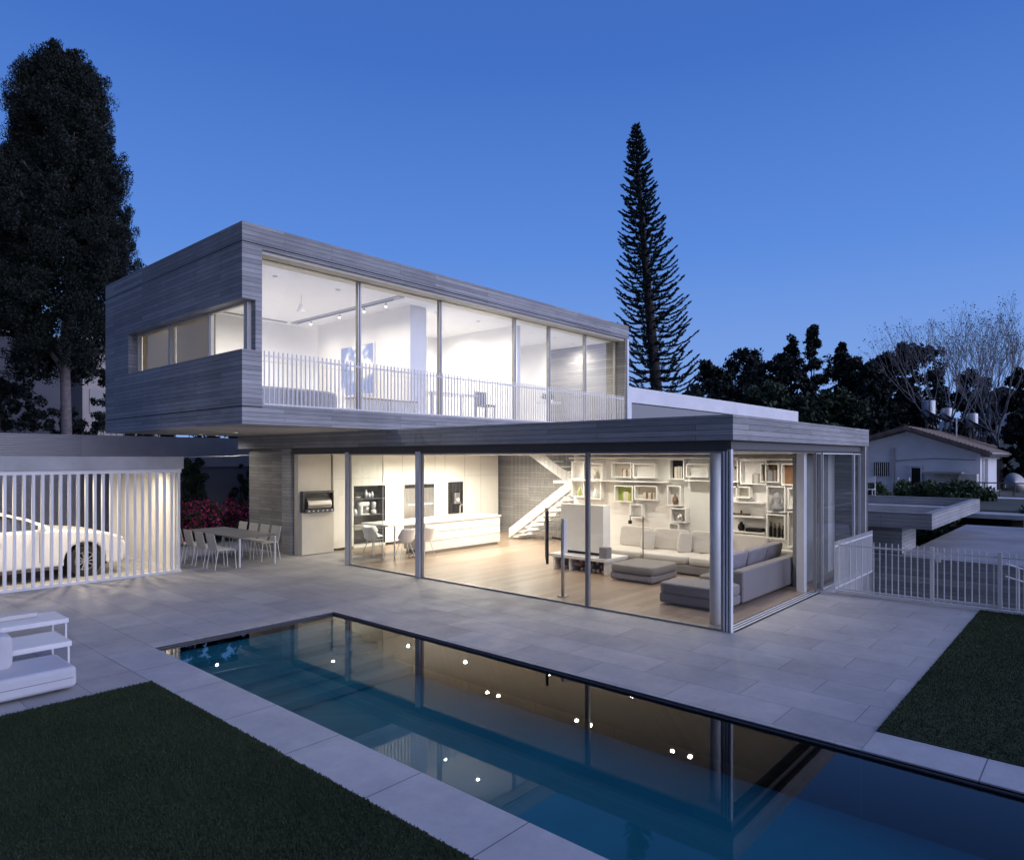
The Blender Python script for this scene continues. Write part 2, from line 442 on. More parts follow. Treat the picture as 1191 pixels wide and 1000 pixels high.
def slab(rects, top, bot):
    m = MB()
    for x0, x1, y0, y1 in rects: m.box(x0, x1, y0, y1, bot, top)
    return m
struct(slab([(-12,3.17,8.5,22.9), (3.17,6.7,10.05,22.9), (6.7,9.84,1.7,22.9), (9.84,14.2,1.7,4.3), (9.84,11.0,14.2,22.9), (11.0,18.4,19.6,22.9)], 0, -2.2), 'terrace', M['tiles'])
struct(slab([(3.17,3.77,-4,10.05), (6.7,7.25,-4,1.7)], .004, -2.2), 'pool_coping', M['coping'], bevel=.006)
struct(slab([(-12,3.17,-6,8.5)], .012, -2.2), 'lawn', M['grass'])
struct(slab([(7.25,14.2,-6,1.7)], .012, -2.2), 'lawn', M['grass'])
# grass blades along the lawns' edges and over their surface
def blades(name, x0, x1, y0, y1, n):
    X = x0+(x1-x0)*rng.random(n); Y = y0+(y1-y0)*rng.random(n)
    hgt = .006+.009*rng.random(n)
    C = np.stack([X, Y, .012+hgt*.8], 1)
    U = rng.normal(size=(n, 3))*.35; U[:, 2] = 1; U /= np.linalg.norm(U, axis=1, keepdims=True); U *= hgt[:, None]
    W = rand_unit(n); W[:, 2] = 0; W /= np.linalg.norm(W, axis=1, keepdims=True)+1e-6; W *= .0045
    o = quads_mesh(name, C, U, W, M['grass']); o['kind'] = 'stuff'
    return o
blades('grass', .6, 3.168, 2.0, 8.498, 130000)
tag(bpy.data.objects['grass'], 'short dark green lawn grass beside the near pool edge', 'grass')
tag(blades('grass', 7.252, 14.19, -.6, 1.698, 70000), 'short dark green lawn grass between the pool and the white fence', 'grass')

pl = MB()
x0, x1, y0, y1, zb = 3.77, 6.7, -4., 10.05, -.62
pl.add([(x0,y0,zb),(x1,y0,zb),(x1,y1,zb),(x0,y1,zb),(x0,y0,-.012),(x1,y0,-.012),(x1,y1,-.012),(x0,y1,-.012)],
       [(0,1,2,3),(0,4,5,1),(1,5,6,2),(2,6,7,3),(3,7,4,0)])
for k in range(5): # steps across the far end
    pl.box(x0+.002, x1-.002, y1-.42*(k+1), y1-.42*k-.001, zb+.002, -.15-.09*k)
struct(pl, 'pool_basin', M['pool'])
lip = MB()
lip.box(x0+.004, x1-.004, y1-.03, y1-.004, -.038, -.022); lip.box(x1-.03, x1-.004, y0, y1-.031, -.038, -.022)
struct(lip, 'pool_gutter', M['dark_alu'])
wt = MB(); wt.add([(x0+.001,y0,-.04),(x1-.001,y0,-.04),(x1-.001,y1-.001,-.04),(x0+.001,y1-.001,-.04)], [(0,1,2,3)])
struct(wt, 'pool_water', M['water'])

# ---------------------------------------------------------------- the house
H = empty('house', (9.9, 4.3, 0), 'two storey concrete and glass villa lit from inside behind the pool', 'house')
hp = lambda mb, name, mat, par=None, **k: wpart(mb, name, mat, par or H, **k)
# lower floor slab + wood floor
hp(box(9.845,18.6,4.305,14.195,-2.2,-.001).box(11.005,18.6,14.2,19.59,-2.2,-.001), 'floor_slab', M['concrete'])
hp(box(9.95,18.2,4.505,14.2,0,.012).box(11.01,18.2,14.2,16.5,0,.012), 'floor', M['floor'])
# lower roof, with its board marked edge
lr = MB().box(9.7,17.24,4.2,12.2,2.92,3.30).box(9.7,18.6,12.2,19.5,2.92,3.288)
hp(lr, 'roof', M['boards'])
hp(box(9.96,17.1,4.50,19.0,2.75,2.919), 'ceiling', M['ceiling'])
hp(MB().box(9.86,9.94,4.36,16.75,2.752,2.919).box(9.86,17.02,4.30,4.355,2.782,2.919), 'header', M['bronze'])
# walls
hp(box(9.9,10.12,16.95,19.2,-.05,2.919), 'wall', M['boards_fine'])
hp(box(9.82,10.02,16.76,17.2,-.05,2.915), 'pier', M['boards'])
hp(box(10.12,18.2,19.0,19.2,0,2.919), 'rear_wall', M['boards_fine'])
hp(box(18.2,18.4,10.5,19.2,0,2.919), 'stair_wall', M['boards_fine'])
hp(box(16.42,17.1,4.9,12.05,0,2.745), 'shelf_wall', M['plaster'])
hp(box(14.25,16.35,4.83,4.9,0,2.745), 'curtain_wall', M['grey_curtain'])
hp(box(17.105,17.2,4.22,12.0,-.05,2.915), 'end_wall', M['boards'])
hp(box(9.9,10.93,16.5,16.7,0,2.745), 'barbecue_wall', M['beige'])
# front glazing of the lower storey
def pane_x(name, x, ya, yb, z0, z1, mat, par=None, th=.02, fr=None, fw=.03, fd=.06, frm='alu'):
    """window in a plane X=x"""
    f = MB().box(x-fd/2, x+fd/2, ya, yb, z0, z0+fw).box(x-fd/2, x+fd/2, ya, yb, z1-fw, z1).box(x-fd/2, x+fd/2, ya, ya+fw, z0+fw, z1-fw).box(x-fd/2, x+fd/2, yb-fw, yb, z0+fw, z1-fw)
    fo = hp(f, name, M[frm], par)
    hp(MB().add([(x,ya+fw,z0+fw),(x,yb-fw,z0+fw),(x,yb-fw,z1-fw),(x,ya+fw,z1-fw)], [(0,1,2,3)]), 'glass_pane', mat, fo)
    return fo
def pane_y(name, y, xa, xb, z0, z1, mat, par=None, fw=.03, fd=.06, frm='alu'):
    f = MB().box(xa, xb, y-fd/2, y+fd/2, z0, z0+fw).box(xa, xb, y-fd/2, y+fd/2, z1-fw, z1).box(xa, xa+fw, y-fd/2, y+fd/2, z0+fw, z1-fw).box(xb-fw, xb, y-fd/2, y+fd/2, z0+fw, z1-fw)
    fo = hp(f, name, M[frm], par)
    hp(MB().add([(xa+fw,y,z0+fw),(xb-fw,y,z0+fw),(xb-fw,y,z1-fw),(xa+fw,y,z1-fw)], [(0,1,2,3)]), 'glass_pane', mat, fo)
    return fo
for ya, yb in ((4.44,6.95),(6.97,11.42),(11.58,14.12)):
    pane_x('glass_wall', 9.9, ya, yb, .004, 2.75, M['glass'], fw=.028)
hp(box(9.83,9.97,11.43,11.57,0,2.79), 'column', M['white_metal'])
hp(box(9.84,9.96,14.13,14.25,0,2.79), 'column', M['white_metal'])
hp(MB().tube([(10.22,4.72,0),(10.22,4.72,2.745)], .085, 24), 'column', M['white_metal'], smooth=True)
cm = MB()
for k in range(3): cm.box(9.862, 9.94, 4.302+.05*k, 4.302+.05*k+.026, 0, 2.781)
hp(box(9.885,9.93,4.329,4.427,0,2.75), 'corner_core', M['dark_alu'])
hp(cm, 'corner_frame', M['white_metal'])
pane_y('glass_wall', 14.19, 9.97, 10.97, .004, 2.75, M['glass'], fw=.008, fd=.02, frm='white_metal')
pane_x('glass_wall', 10.99, 14.21, 16.48, .004, 2.75, M['glass'], fw=.008, fd=.02, frm='white_metal')
# sliding tracks of the open side
tr = MB()
for k in range(3): tr.box(9.95, 14.0, 4.315+.065*k, 4.335+.065*k, .004, .016)
hp(tr, 'sliding_track', M['white_metal'])
hp(box(9.95,14.0,4.27,4.50,-.0005,.0035), 'track_bed', M['black'])
for k in range(2): pane_y('sliding_door', 4.345+.055*k, 13.90+.1*k, 14.22+.02*k, .024, 2.75, M['glass'], fw=.022, fd=.03, frm='alu')
hp(box(13.72,13.88,4.50,4.64,0,2.745), 'column', M['white_metal'])
for xa, xb in ((14.28,16.5),(16.52,17.01)): pane_y('glass_wall', 4.34, xa, xb, .004, 2.75, M['glass'], fw=.022, fd=.05, frm='white_metal')
hp(box(17.02,17.22,4.22,4.36,-.05,2.915), 'end_pier', M['pale_concrete'])

# upper volume
X0, X1, Y0, Y1, ZB, ZT = 6.15, 19.75, 12.2, 19.5, 3.29, 7.10
hp(box(X0,X1,Y0,Y1,ZB,3.66), 'upper_floor', M['boards'])
hp(box(X0,X1,Y0,Y1,6.65,ZT), 'upper_roof', M['boards'])
hp(MB().box(X0,X0+.3,Y0+.45,Y1,3.661,4.70).box(X0,X0+.3,17.9,Y1,4.70,5.66).box(X0,X0+.3,Y0+.45,Y1,5.66,6.649)
   .box(X0,6.55,Y0,Y0+.449,3.661,4.70).box(X0+.27,6.55,Y0+.005,Y0+.449,4.70,5.66).box(X0,6.55,Y0,Y0+.449,5.66,6.649), 'upper_wall', M['boards'])
hp(box(6.46,X1-.2,Y1-.25,Y1,3.661,6.649), 'upper_rear_wall', M['boards'])
hp(box(X1-.20,X1,Y0+.02,Y1,3.661,6.649), 'upper_end_wall', M['boards_fine'])
hp(box(X1-.10,X1+.004,Y0-.004,Y0+.019,3.661,6.649), 'edge_trim', M['white_metal'])
jl = MB()   # the thin shadow joints in the concrete are real dark inlays
for z in (3.62, 6.72): jl.box(X0-.003, X0+.01, Y0-.003, Y1, z, z+.018)
jl.box(X0-.003, 6.55, Y0-.003, Y0+.01, 3.62, 3.638)
jl.box(X0, X1, Y0-.003, Y0+.01, 6.72, 6.738)
hp(jl, 'shadow_joint', M['black'])
hp(box(6.56,X1-.21,Y0+.06,Y0+.36,6.585,6.648), 'head_trim', M['beige'])
hp(box(6.47,X1-.21,Y0+.42,Y1-.26,6.60,6.648), 'upper_ceiling', M['ceiling'])
hp(box(6.47,X1-.21,Y0+.1,Y1-.26,3.661,3.68), 'upper_floor_finish', M['pale_concrete'])
uy = 12.6
mull = [6.56, 9.06, 11.5, 14.33, 15.89, 17.74, 19.50]
for a_, b_ in zip(mull[:-1], mull[1:]):
    fo = MB()
    pane_y('window', uy, a_+.012, b_-.012, 3.681, 6.60, M['glass_up'], fw=.032, fd=.09, frm='alu')
for a_ in (17.88, 15.55, 13.85): pass
ys_ = [12.66, 13.72, 13.80, 15.55, 15.63, 17.88]
slotx = X0+.22
for ya, yb in ((12.24,13.92),(13.95,15.95),(15.98,17.88)):
    pane_x('side_window', slotx, ya, yb, 4.705, 5.655, M['glass_up'], fw=.04, fd=.07, frm='pale')if False else None
M['frame_cream'] = simple('cream_frame', (.68,.64,.56), .5, var=.03)
for ya, yb in ((12.46,13.95),(13.98,15.95),(15.98,17.86)):
    pane_x('side_window', slotx, ya, yb, 4.705, 5.655, M['glass_up'], fw=.045, fd=.07, frm='frame_cream')
hp(box(slotx-.03,6.42,12.37,12.452,4.701,5.659), 'slot_reveal', M['frame_cream'])
# interior partitions upstairs
def blind_material():
    m, t, out = nt('cream_blind'); d = N(t, 'ShaderNodeBsdfDiffuse'); d.inputs[0].default_value = (.55,.50,.38,1)
    tl = N(t, 'ShaderNodeBsdfTranslucent'); tl.inputs[0].default_value = (.50,.44,.30,1)
    mx = N(t, 'ShaderNodeMixShader'); mx.inputs[0].default_value = .5
    t.links.new(d.outputs[0], mx.inputs[1]); t.links.new(tl.outputs[0], mx.inputs[2]); t.links.new(mx.outputs[0], out.inputs[0]); return m
M['blind'] = blind_material()
hp(MB().box(6.475,6.48,13.99,15.93,4.69,5.67).box(6.475,6.48,15.97,17.9,4.69,5.67), 'roller_blind', M['blind'])
hp(box(11.35,11.5,13.55,17.8,3.681,6.599), 'partition', M['plaster'])
hp(box(6.47,19.5,18.35,18.5,3.681,6.599), 'partition', M['plaster'])
hp(box(15.2,15.35,13.25,17.2,3.681,6.599), 'partition', M['plaster'])
hp(box(11.5,11.9,13.55,13.9,3.681,6.599), 'partition', M['plaster'])
hp(box(14.7,15.199,16.7,17.2,3.681,6.599), 'partition', M['plaster'])
hp(box(18.3,18.45,14.6,18.35,3.681,6.599), 'partition', M['plaster'])
hp(MB().box(10.5,10.7,13.0,17.9,6.57,6.5985), 'track_recess', M['alu'])
hp(MB().box(6.6,10.4,17.9,18.0,6.57,6.5985), 'ceiling_slot', M['alu'])

# white volume on and behind the roof
hp(MB().box(19.76,36.6,12.3,17.,4.55,5.08).box(19.76,20.1,12.3,17.,-.2,4.549).box(20.101,36.6,12.5,17.,-.2,4.549), 'rooftop_volume', M['render'])
hp(box(20.11,28.2,12.42,12.495,3.4,4.54), 'rooftop_window', M['car_glass'])

# balcony railing upstairs
def railing(root, pts, z0, h, spacing, r_=.009, mat='white_metal', broff=.06):
    (xa, ya), (xb, yb) = pts
    L = math.hypot(xb-xa, yb-ya); n = int(round(L/spacing))
    dx, dy = (xb-xa)/L, (yb-ya)/L
    ox, oy, oz = root.location
    src = MB().tube([(0,0,0),(0,0,h)], r_, 8).build('baluster', M[mat], root)
    rest = MB()
    for i in range(n+1):
        p = (xa+dx*L*i/n, ya+dy*L*i/n)
        if i >= 100: rest.tube([(p[0],p[1],z0),(p[0],p[1],z0+h)], r_, 8); continue
        o = src if i == 0 else src.copy()
        if i: col.objects.link(o); o.parent = root
        o.location = (p[0]-ox, p[1]-oy, z0-oz)
    if rest.v: wpart(rest, 'baluster', M[mat], root)['kind'] = 'stuff'
    for za, zb2, e, nm in ((z0+h-broff-.05, z0+h-broff-.02, .008, 'rail'), (z0+.02, z0+.045, .012, 'bottom_rail')):
        rb = MB()
        rb.prism([(xa+dy*e, ya-dx*e), (xb+dy*e, yb-dx*e), (xb-dy*e, yb+dx*e), (xa-dy*e, ya+dx*e)], 'z', za, zb2)
        wpart(rb, nm, M[mat], root)
br_ = empty('balcony_railing', (6.62, 12.24, 3.661), 'white balcony railing of thin upright bars along the upper window wall', 'railing')
railing(br_, ((6.62,12.24),(19.5,12.24)), 3.661, 1.06, .099, .0145)

# ---------------------------------------------------------------- lamps
LT = {}
def spot(loc, energy, color=(1,.86,.66), size=R(172), rad=.06, blend=1., name='downlight'):
    l = bpy.data.lights.new(name, 'SPOT'); l.energy = energy; l.color = color; l.spot_size = size; l.spot_blend = blend; l.shadow_soft_size = rad
    o = bpy.data.objects.new(name+'_beam', l); o.location = (0, 0, -.03); return o
def downlight(x, y, z, energy, label, group, color=(1,.83,.58), mat='bulb', rad=.035):
    e = empty('ceiling_light', (x, y, z), label, 'ceiling light', group)
    MB().lathe([(.062,-.012),(.062,0),(.045,0),(.045,-.012)], n=20).build('trim_ring', M['white_metal'], e)
    MB().lathe([(.034,-.008),(.034,-.003)], n=20).build('lamp_disc', M[mat], e)
    l = spot(None, energy, color, rad=rad); col.objects.link(l); l.parent = e
    return e
warm = (1, .925, .81); neut = (1, .93, .83)
E_K, E_L, E_U = 350, 118, 260
for x in (12.7, 14.0, 15.3):
    for y in (12.9, 15.25):
        downlight(x, y, 2.748, E_K, 'small round recessed downlight in the kitchen ceiling', 'kitchen downlights', warm)
downlight(16.9, 14.6, 2.748, E_K*.8, 'recessed downlight in the ceiling nearest the kitchen wall end and stair', 'stair downlight', warm)
downlight(17.6, 12.6, 2.90, 40, 'recessed downlight over the staircase', 'stair downlight', warm)
for x, ys2 in ((11.4, (5.75,6.1,7.95,8.3,10.5,10.85)), (13.4, (5.9,8.2,10.6))):
    for y in ys2:
        downlight(x, y, 2.748, E_L*(.8 if x > 12 else .4), 'small round recessed downlight in the living room ceiling', 'living room downlights', warm)
for y in (5.4, 6.9, 8.4, 9.9, 11.4):
    downlight(15.55, y, 2.748, E_L*.62, 'small round downlight in the ceiling slot in front of the shelves', 'shelf wall downlights', warm)
downlight(10.4, 15.6, 2.748, 30, 'recessed downlight over the built in barbecue', None, warm)
for x, y in ((8.2,16.6),(8.2,18.6),(9.0,19.35)):
    downlight(x, y, 3.286, 52, 'small recessed downlight in the soffit over the outdoor dining table', 'soffit downlights', warm)
# track of four spotlights upstairs, left room
tk = empty('track_light', (10.6, 15.5, 6.567), 'dark ceiling track with four bright spotlights in the left upper room', 'track light')
wpart(box(10.585,10.615,13.3,17.7,6.545,6.566), 'track', M['dark_alu'], tk)
for y in (13.6, 14.5, 15.6, 17.0):
    wpart(MB().tube([(10.6,y,6.544),(10.6,y,6.44)], .03, 12), 'spot_head', M['white_metal'], tk)
    wpart(MB().tube([(10.6,y,6.438),(10.6,y,6.428)], .029, 12), 'lamp_disc', M['bulb_up'], tk)
    l = spot(None, E_U*.16, neut, R(165)); col.objects.link(l); l.parent = tk; l.location = (0, y-15.5, -.15)
for x, y in ((7.6,13.6),(9.2,13.6),(7.6,16.6),(9.0,16.8)):
    downlight(x, y, 6.597, E_U*.8, 'recessed downlight in the ceiling of the left upper room', 'upper left room downlights', neut, 'bulb_up')
for x, y in ((12.4,13.7),(14.0,13.7),(13.0,16.2),(14.3,15.4)):
    downlight(x, y, 6.597, E_U*.9, 'recessed downlight in the ceiling of the middle upper room', 'upper middle room downlights', neut, 'bulb_up')
for x, y in ((16.4,13.7),(17.6,13.7),(16.8,16.4),(19.0,14.0),(19.0,16.5)):
    downlight(x, y, 6.597, E_U*.7, 'recessed downlight in the ceiling of the right upper room', 'upper right room downlights', neut, 'bulb_up')

# ---------------------------------------------------------------- kitchen
K = empty('kitchen_cabinet_wall', (10.93, 16.5, 0), 'full height white kitchen cabinet wall with black shelf recess and ovens', 'kitchen cabinets')
kw = lambda mb, n, m, par=None, **k: wpart(mb, n, m, par or K, **k)
nich = (11.70, 12.84)
kb = MB().box(11.02,nich[0],16.5,16.98,.08,2.74).box(nich[1],17.9,16.5,16.98,.08,2.74).box(nich[0],nich[1],16.5,16.98,1.83,2.74).box(nich[0],nich[1],16.85,16.98,.08,1.83).box(nich[0],nich[1],16.5,16.98,.02,.08)
kw(kb, 'carcass', M['cabinet'])
kw(box(11.02,17.9,16.54,16.95,.0125,.019), 'plinth', M['alu'])
kw(MB().box(nich[0]+.002,nich[1]-.002,16.842,16.849,.09,1.82).box(nich[0]+.002,nich[0]+.008,16.505,16.841,.09,1.82).box(nich[1]-.008,nich[1]-.002,16.505,16.841,.09,1.82), 'recess_lining', M['black'])
for z in (.52, .94, 1.42): kw(box(nich[0]+.01,nich[1]-.01,16.52,16.84,z,z+.02), 'shelf', M['dark_alu'])
for x in (13.5, 14.86, 15.3, 16.2, 17.0): kw(box(x-.003,x+.003,16.494,16.499,.09,2.73), 'door_joint', M['alu'])
kw(box(11.05,17.88,16.494,16.499,2.05,2.056), 'door_joint', M['alu'])
ov = kw(box(13.57,14.79,16.46,16.499,.74,1.82), 'oven_front', M['steel'])
kw(box(13.66,14.70,16.43,16.459,1.16,1.20), 'oven_handle', M['inox'], ov)
kw(box(13.58,14.78,16.455,16.459,1.70,1.81), 'oven_panel', M['black'], ov)
kw(box(15.44,16.11,16.47,16.499,.80,1.85), 'coffee_recess', M['black'])
def small(name, mb, mat, label, cat, loc, group=None, smooth=True, bevel=0):
    o = mb.build(name, mat, None, smooth=smooth, bevel=bevel); o.location = loc; return tag(o, label, cat, group)
# appliances on the recess shelves
mx = empty('stand_mixer', (12.15,16.66,.961), 'white stand mixer on the middle shelf of the black kitchen recess', 'mixer')
MB().box(-.16,.16,-.1,.1,0,.04).box(-.15,-.05,-.07,.07,.04,.26).build('body', M['white_metal'], mx, bevel=.02)
MB().pillow((0,0,.32), .40,.16,.15).build('motor_head', M['white_metal'], mx, smooth=True)
MB().lathe([(.05,.05),(.10,.10),(.115,.22)], (.08,0,0)).build('bowl', M['steel'], mx, smooth=True)
bl = empty('blender_jug', (12.52,16.66,.961), 'white blender with a tall jug beside the stand mixer in the recess', 'blender')
MB().lathe([(.09,0),(.08,.12),(.06,.13)]).build('base', M['white_metal'], bl, smooth=True)
MB().lathe([(.055,.131),(.085,.34),(.07,.37)]).build('jug', M['inox'], bl, smooth=True)
small('kettle', MB().lathe([(.07,0),(.09,.08),(.06,.17),(.02,.19)]), M['inox'], 'small pale kettle left of the stand mixer in the recess', 'kettle', (11.84,16.66,.961))
for i, (x, h_, lb) in enumerate(((12.25,.26,'tallest pale canister on the upper shelf of the black recess'),(12.36,.17,'middle pale canister on the upper shelf of the black recess'),(12.47,.20,'right hand pale canister on the upper shelf of the black recess'))):
    small('canister', MB().lathe([(.04,0),(.045,h_*.7),(.025,h_*.8),(.03,h_)]), M['inox'], lb, 'canister', (x,16.66,1.441))
small('bowl', MB().lathe([(.05,0),(.11,.05),(.12,.06)]), M['corian'], 'low pale bowl at the left of the upper recess shelf', 'bowl', (11.92,16.66,1.441))
small('crate', MB().box(-.25,.25,-.12,.12,0,.14), M['steel'], 'low metal tray box on the lower shelf of the black recess', 'box', (12.0,16.66,.541), smooth=False, bevel=.01)
cm_ = empty('coffee_machine', (15.77,16.40,1.12), 'small steel coffee machine in the narrow dark recess right of the ovens', 'coffee machine')
MB().box(-.15,.15,-.02,.06,0,.06).box(-.12,.12,0,.06,.06,.36).build('body', M['steel'], cm_, bevel=.01)
MB().lathe([(.05,.08),(.06,.18)], (0,-.03,0)).build('cup', M['corian'], cm_)

IS = empty('kitchen_island', (12.2, 14.0, 0), 'long white kitchen island with drawers and an overhanging worktop', 'kitchen island')
iw = lambda mb, n, m, **k: wpart(mb, n, m, IS, **k)
iw(box(12.28,15.3,14.03,14.95,.10,.86), 'body', M['cabinet'])
iw(box(12.34,15.24,14.08,14.9,.0125,.10), 'plinth', M['alu'])
iw(box(10.98,15.33,14.0,15.15,.861,.905), 'worktop', M['corian'], bevel=.006)
for z in (.36, .60): iw(box(12.285,15.295,14.024,14.029,z,z+.008), 'drawer_joint', M['alu'])
iw(box(11.05,11.1,14.1,15.05,.0125,.86).__class__().tube([(11.4,14.25,.0125),(11.4,14.25,.86)], .025, 10), 'leg', M['white_metal'])
tp = empty('kitchen_tap', (14.3, 14.75, .906), 'slim bent steel tap on the kitchen island worktop', 'tap')
MB().tube([(0,0,0),(0,0,.3),(0,-.05,.34),(0,-.18,.34),(0,-.2,.3)], .012, 8).build('spout', M['steel'], tp, smooth=True)
small('island_bowl', MB().lathe([(.07,0),(.16,.07),(.17,.08)]), M['dark_wood'], 'shallow dark bowl on the far end of the kitchen island', 'bowl', (14.95,14.45,.906)) if False else None

def shell_chair(label, x, y, rz):
    e = empty('shell_chair', (x, y, .0125), label, 'chair', 'white shell chairs at the island', rz)
    s_ = MB(); vs = []; fs = []; nu, nv = 12, 10
    for j in range(nv+1):
        tt = j/nv
        for i in range(nu+1):
            a = (i/nu-.5)*2
            if tt < .5:
                yy = -.22+.40*tt*2*.95; zz = .46-.03*math.sin(tt*2*math.pi)+.10*abs(a)**2.5*(tt*2)**.7
                wd = .20+.03*tt
            else:
                q = (tt-.5)*2; yy = .16+.10*q - .12*abs(a)**2*(1-q*.6); zz = .46+.02*(1-q)+.36*q; zz += .10*abs(a)**2.5*(1-q); wd = .235-.05*q
            vs.append((a*wd, yy, zz))
    for j in range(nv):
        for i in range(nu): q = j*(nu+1)+i; fs.append((q, q+1, q+nu+2, q+nu+1))
    s_.add(vs, fs)
    o = s_.build('seat_shell', M['corian'], e, smooth=True)
    so_ = o.modifiers.new('thickness', 'SOLIDIFY'); so_.thickness = .012
    for sx in (-1, 1):
        for sy in (-1, 1):
            MB().tube([(sx*.10,sy*.09-.03,.44),(sx*.22,sy*.2-.03,0)], .009, 6).build('leg', M['inox'], e)
    return e
shell_chair('white shell chair at the left end of the kitchen island, seen side on', 11.05, 14.75, R(100))
shell_chair('white shell chair on the near side of the island, leftmost of the near row', 11.35, 13.75, R(165))
shell_chair('white shell chair on the near side of the island, beside the body of the island', 11.98, 13.68, R(185))
shell_chair('white shell chair behind the island overhang, against the black recess', 11.6, 15.45, R(5))

# barbecue in its alcove
G = empty('barbecue', (10.4, 16.4, 1.1), 'built in steel barbecue with a rounded lid in the lit alcove', 'barbecue')
gw = lambda mb, n, m, **k: wpart(mb, n, m, G, **k)
gw(MB().box(9.96,10.92,16.34,16.495,1.68,1.74).box(9.96,9.99,16.34,16.495,1.16,1.679).box(10.89,10.92,16.34,16.495,1.16,1.679).box(9.991,10.889,16.46,16.495,1.26,1.679), 'surround', M['bronze'])
gw(box(9.991,10.889,16.28,16.495,1.16,1.25), 'control_panel', M['dark_alu'])
hood = [(16.30,1.27),(16.26,1.36),(16.30,1.48),(16.40,1.56),(16.455,1.57),(16.455,1.27)]
gw(MB().prism(hood, 'x', 10.07, 10.81), 'lid', M['steel'], bevel=.008)
gw(MB().tube([(10.12,16.22,1.38),(10.76,16.22,1.38)], .014, 8), 'handle', M['inox'])
for k in range(6): gw(MB().tube([(10.08+.145*k,16.279,1.205),(10.08+.145*k,16.25,1.205)], .022, 12), 'knob', M['inox'])
gw(box(9.93,10.92,16.36,16.495,.02,1.155), 'counter', M['beige'])

# ---------------------------------------------------------------- stair
S = empty('staircase', (17.0, 14.6, 0), 'white open riser staircase rising in two flights before the concrete wall', 'staircase')
sw = lambda mb, n, m, **k: wpart(mb, n, m, S, **k)
ya, za, yb, zb_ = 14.75, .05, 11.9, 1.92
sw(MB().prism([(ya,za-.02),(ya,za+.30),(yb,zb_+.32),(yb,zb_-.0)], 'x', 16.52, 16.56), 'stringer', M['white_metal'])
sw(MB().prism([(ya,za-.02),(ya,za+.30),(yb,zb_+.32),(yb,zb_-.0)], 'x', 17.46, 17.5), 'stringer', M['white_metal'])
nst = 11
for k in range(nst):
    y = ya-.05-(ya-yb)*k/nst; z = za+.12+(zb_-za)*k/nst - .10
    sw(box(16.565,17.455,y-.30,y,z,z+.045), 'tread', M['dark_wood'] if False else M['cabinet'])
sw(box(16.5,18.15,11.0,12.9,1.88,1.96), 'landing', M['white_metal'])
sw(MB().prism([(13.0,1.72),(13.0,2.08),(14.15,2.745),(14.8,2.745)], 'x', 17.6, 17.64), 'stringer', M['white_metal'])
for k in range(4):
    y = 12.9+.28*k; z = 2.0+.17*k
    sw(box(17.65,18.15,y,y+.28,z,z+.04), 'tread', M['cabinet'])
sc2 = empty('stair_railing_cables', (16.54, 14.6, 0), 'row of thin upright steel rods beside the open staircase', 'railing')
for k in range(16):
    y = 14.6-.17*k
    wpart(MB().tube([(16.50,y,.0125),(16.50,y,2.745)], .004, 5), 'rod', M['steel'], sc2)

# ---------------------------------------------------------------- living room
# shelf wall: boxes of a bookcase mounted on the white wall
B = empty('bookcase', (16.2, 8.4, 0), 'white built in bookcase of open boxes across the living room rear wall', 'bookcase')
def cubby(y0, y1, z0, z1, back='plaster', th=.03, dep=.19):
    x1 = 16.415; x0 = x1-dep
    m = MB().box(x0,x1,y0,y1,z0,z0+th).box(x0,x1,y0,y1,z1-th,z1).box(x0,x1,y0,y0+th,z0+th,z1-th).box(x0,x1,y1-th,y1,z0+th,z1-th)
    o = wpart(m, 'shelf_box', M['corian'], B)
    wpart(box(x1-.012,x1-.002,y0+th,y1-th,z0+th,z1-th), 'back_panel', M[back], o)
cub = [ # y0,y1,z0,z1
 (11.55,12.0,2.02,2.55,'plaster'),(10.9,11.5,2.02,2.5,'plaster'),(9.95,10.6,2.10,2.52,'beige'),(9.2,9.9,2.10,2.5,'plaster'),
 (8.35,8.8,2.08,2.62,'black'),(7.7,8.3,2.15,2.5,'plaster'),(7.25,7.6,2.10,2.42,'beige'),(6.9,7.2,1.92,2.62,'beige'),(6.2,6.85,2.0,2.6,'plaster'),
 (11.55,12.0,1.5,1.98,'plaster'),(10.95,11.5,1.45,1.98,'plaster'),(9.9,10.5,1.42,1.88,'green'),(9.15,9.85,1.5,1.9,'beige'),(8.45,8.85,1.38,1.92,'plaster'),
 (9.6,10.0,1.0,1.38,'plaster'),(8.3,8.75,.95,1.33,'beige'),(8.5,8.8,.45,.93,'plaster'),
 (5.9,6.35,2.06,2.52,'wood'),(5.05,5.85,2.0,2.52,'wood'),(6.6,6.95,1.66,1.95,'beige'),
 (5.75,6.2,1.35,1.98,'plaster'),(5.05,5.7,1.45,1.96,'plaster'),(5.75,6.2,.72,1.31,'beige'),(5.05,5.7,.55,1.40,'plaster')]
for c_ in cub: cubby(*c_)
for y0_, y1_, z_ in ((6.9,12.04,2.63),(8.85,12.04,1.985),(6.86,8.3,2.05),(5.0,6.86,2.60),(6.25,7.1,1.55),(6.25,7.1,1.2),(6.25,7.1,.82),(5.0,6.2,.45),(4.98,5.8,.2)):
    wpart(box(16.15,16.412,y0_,y1_,z_,z_+.03), 'shelf', M['corian'], B)
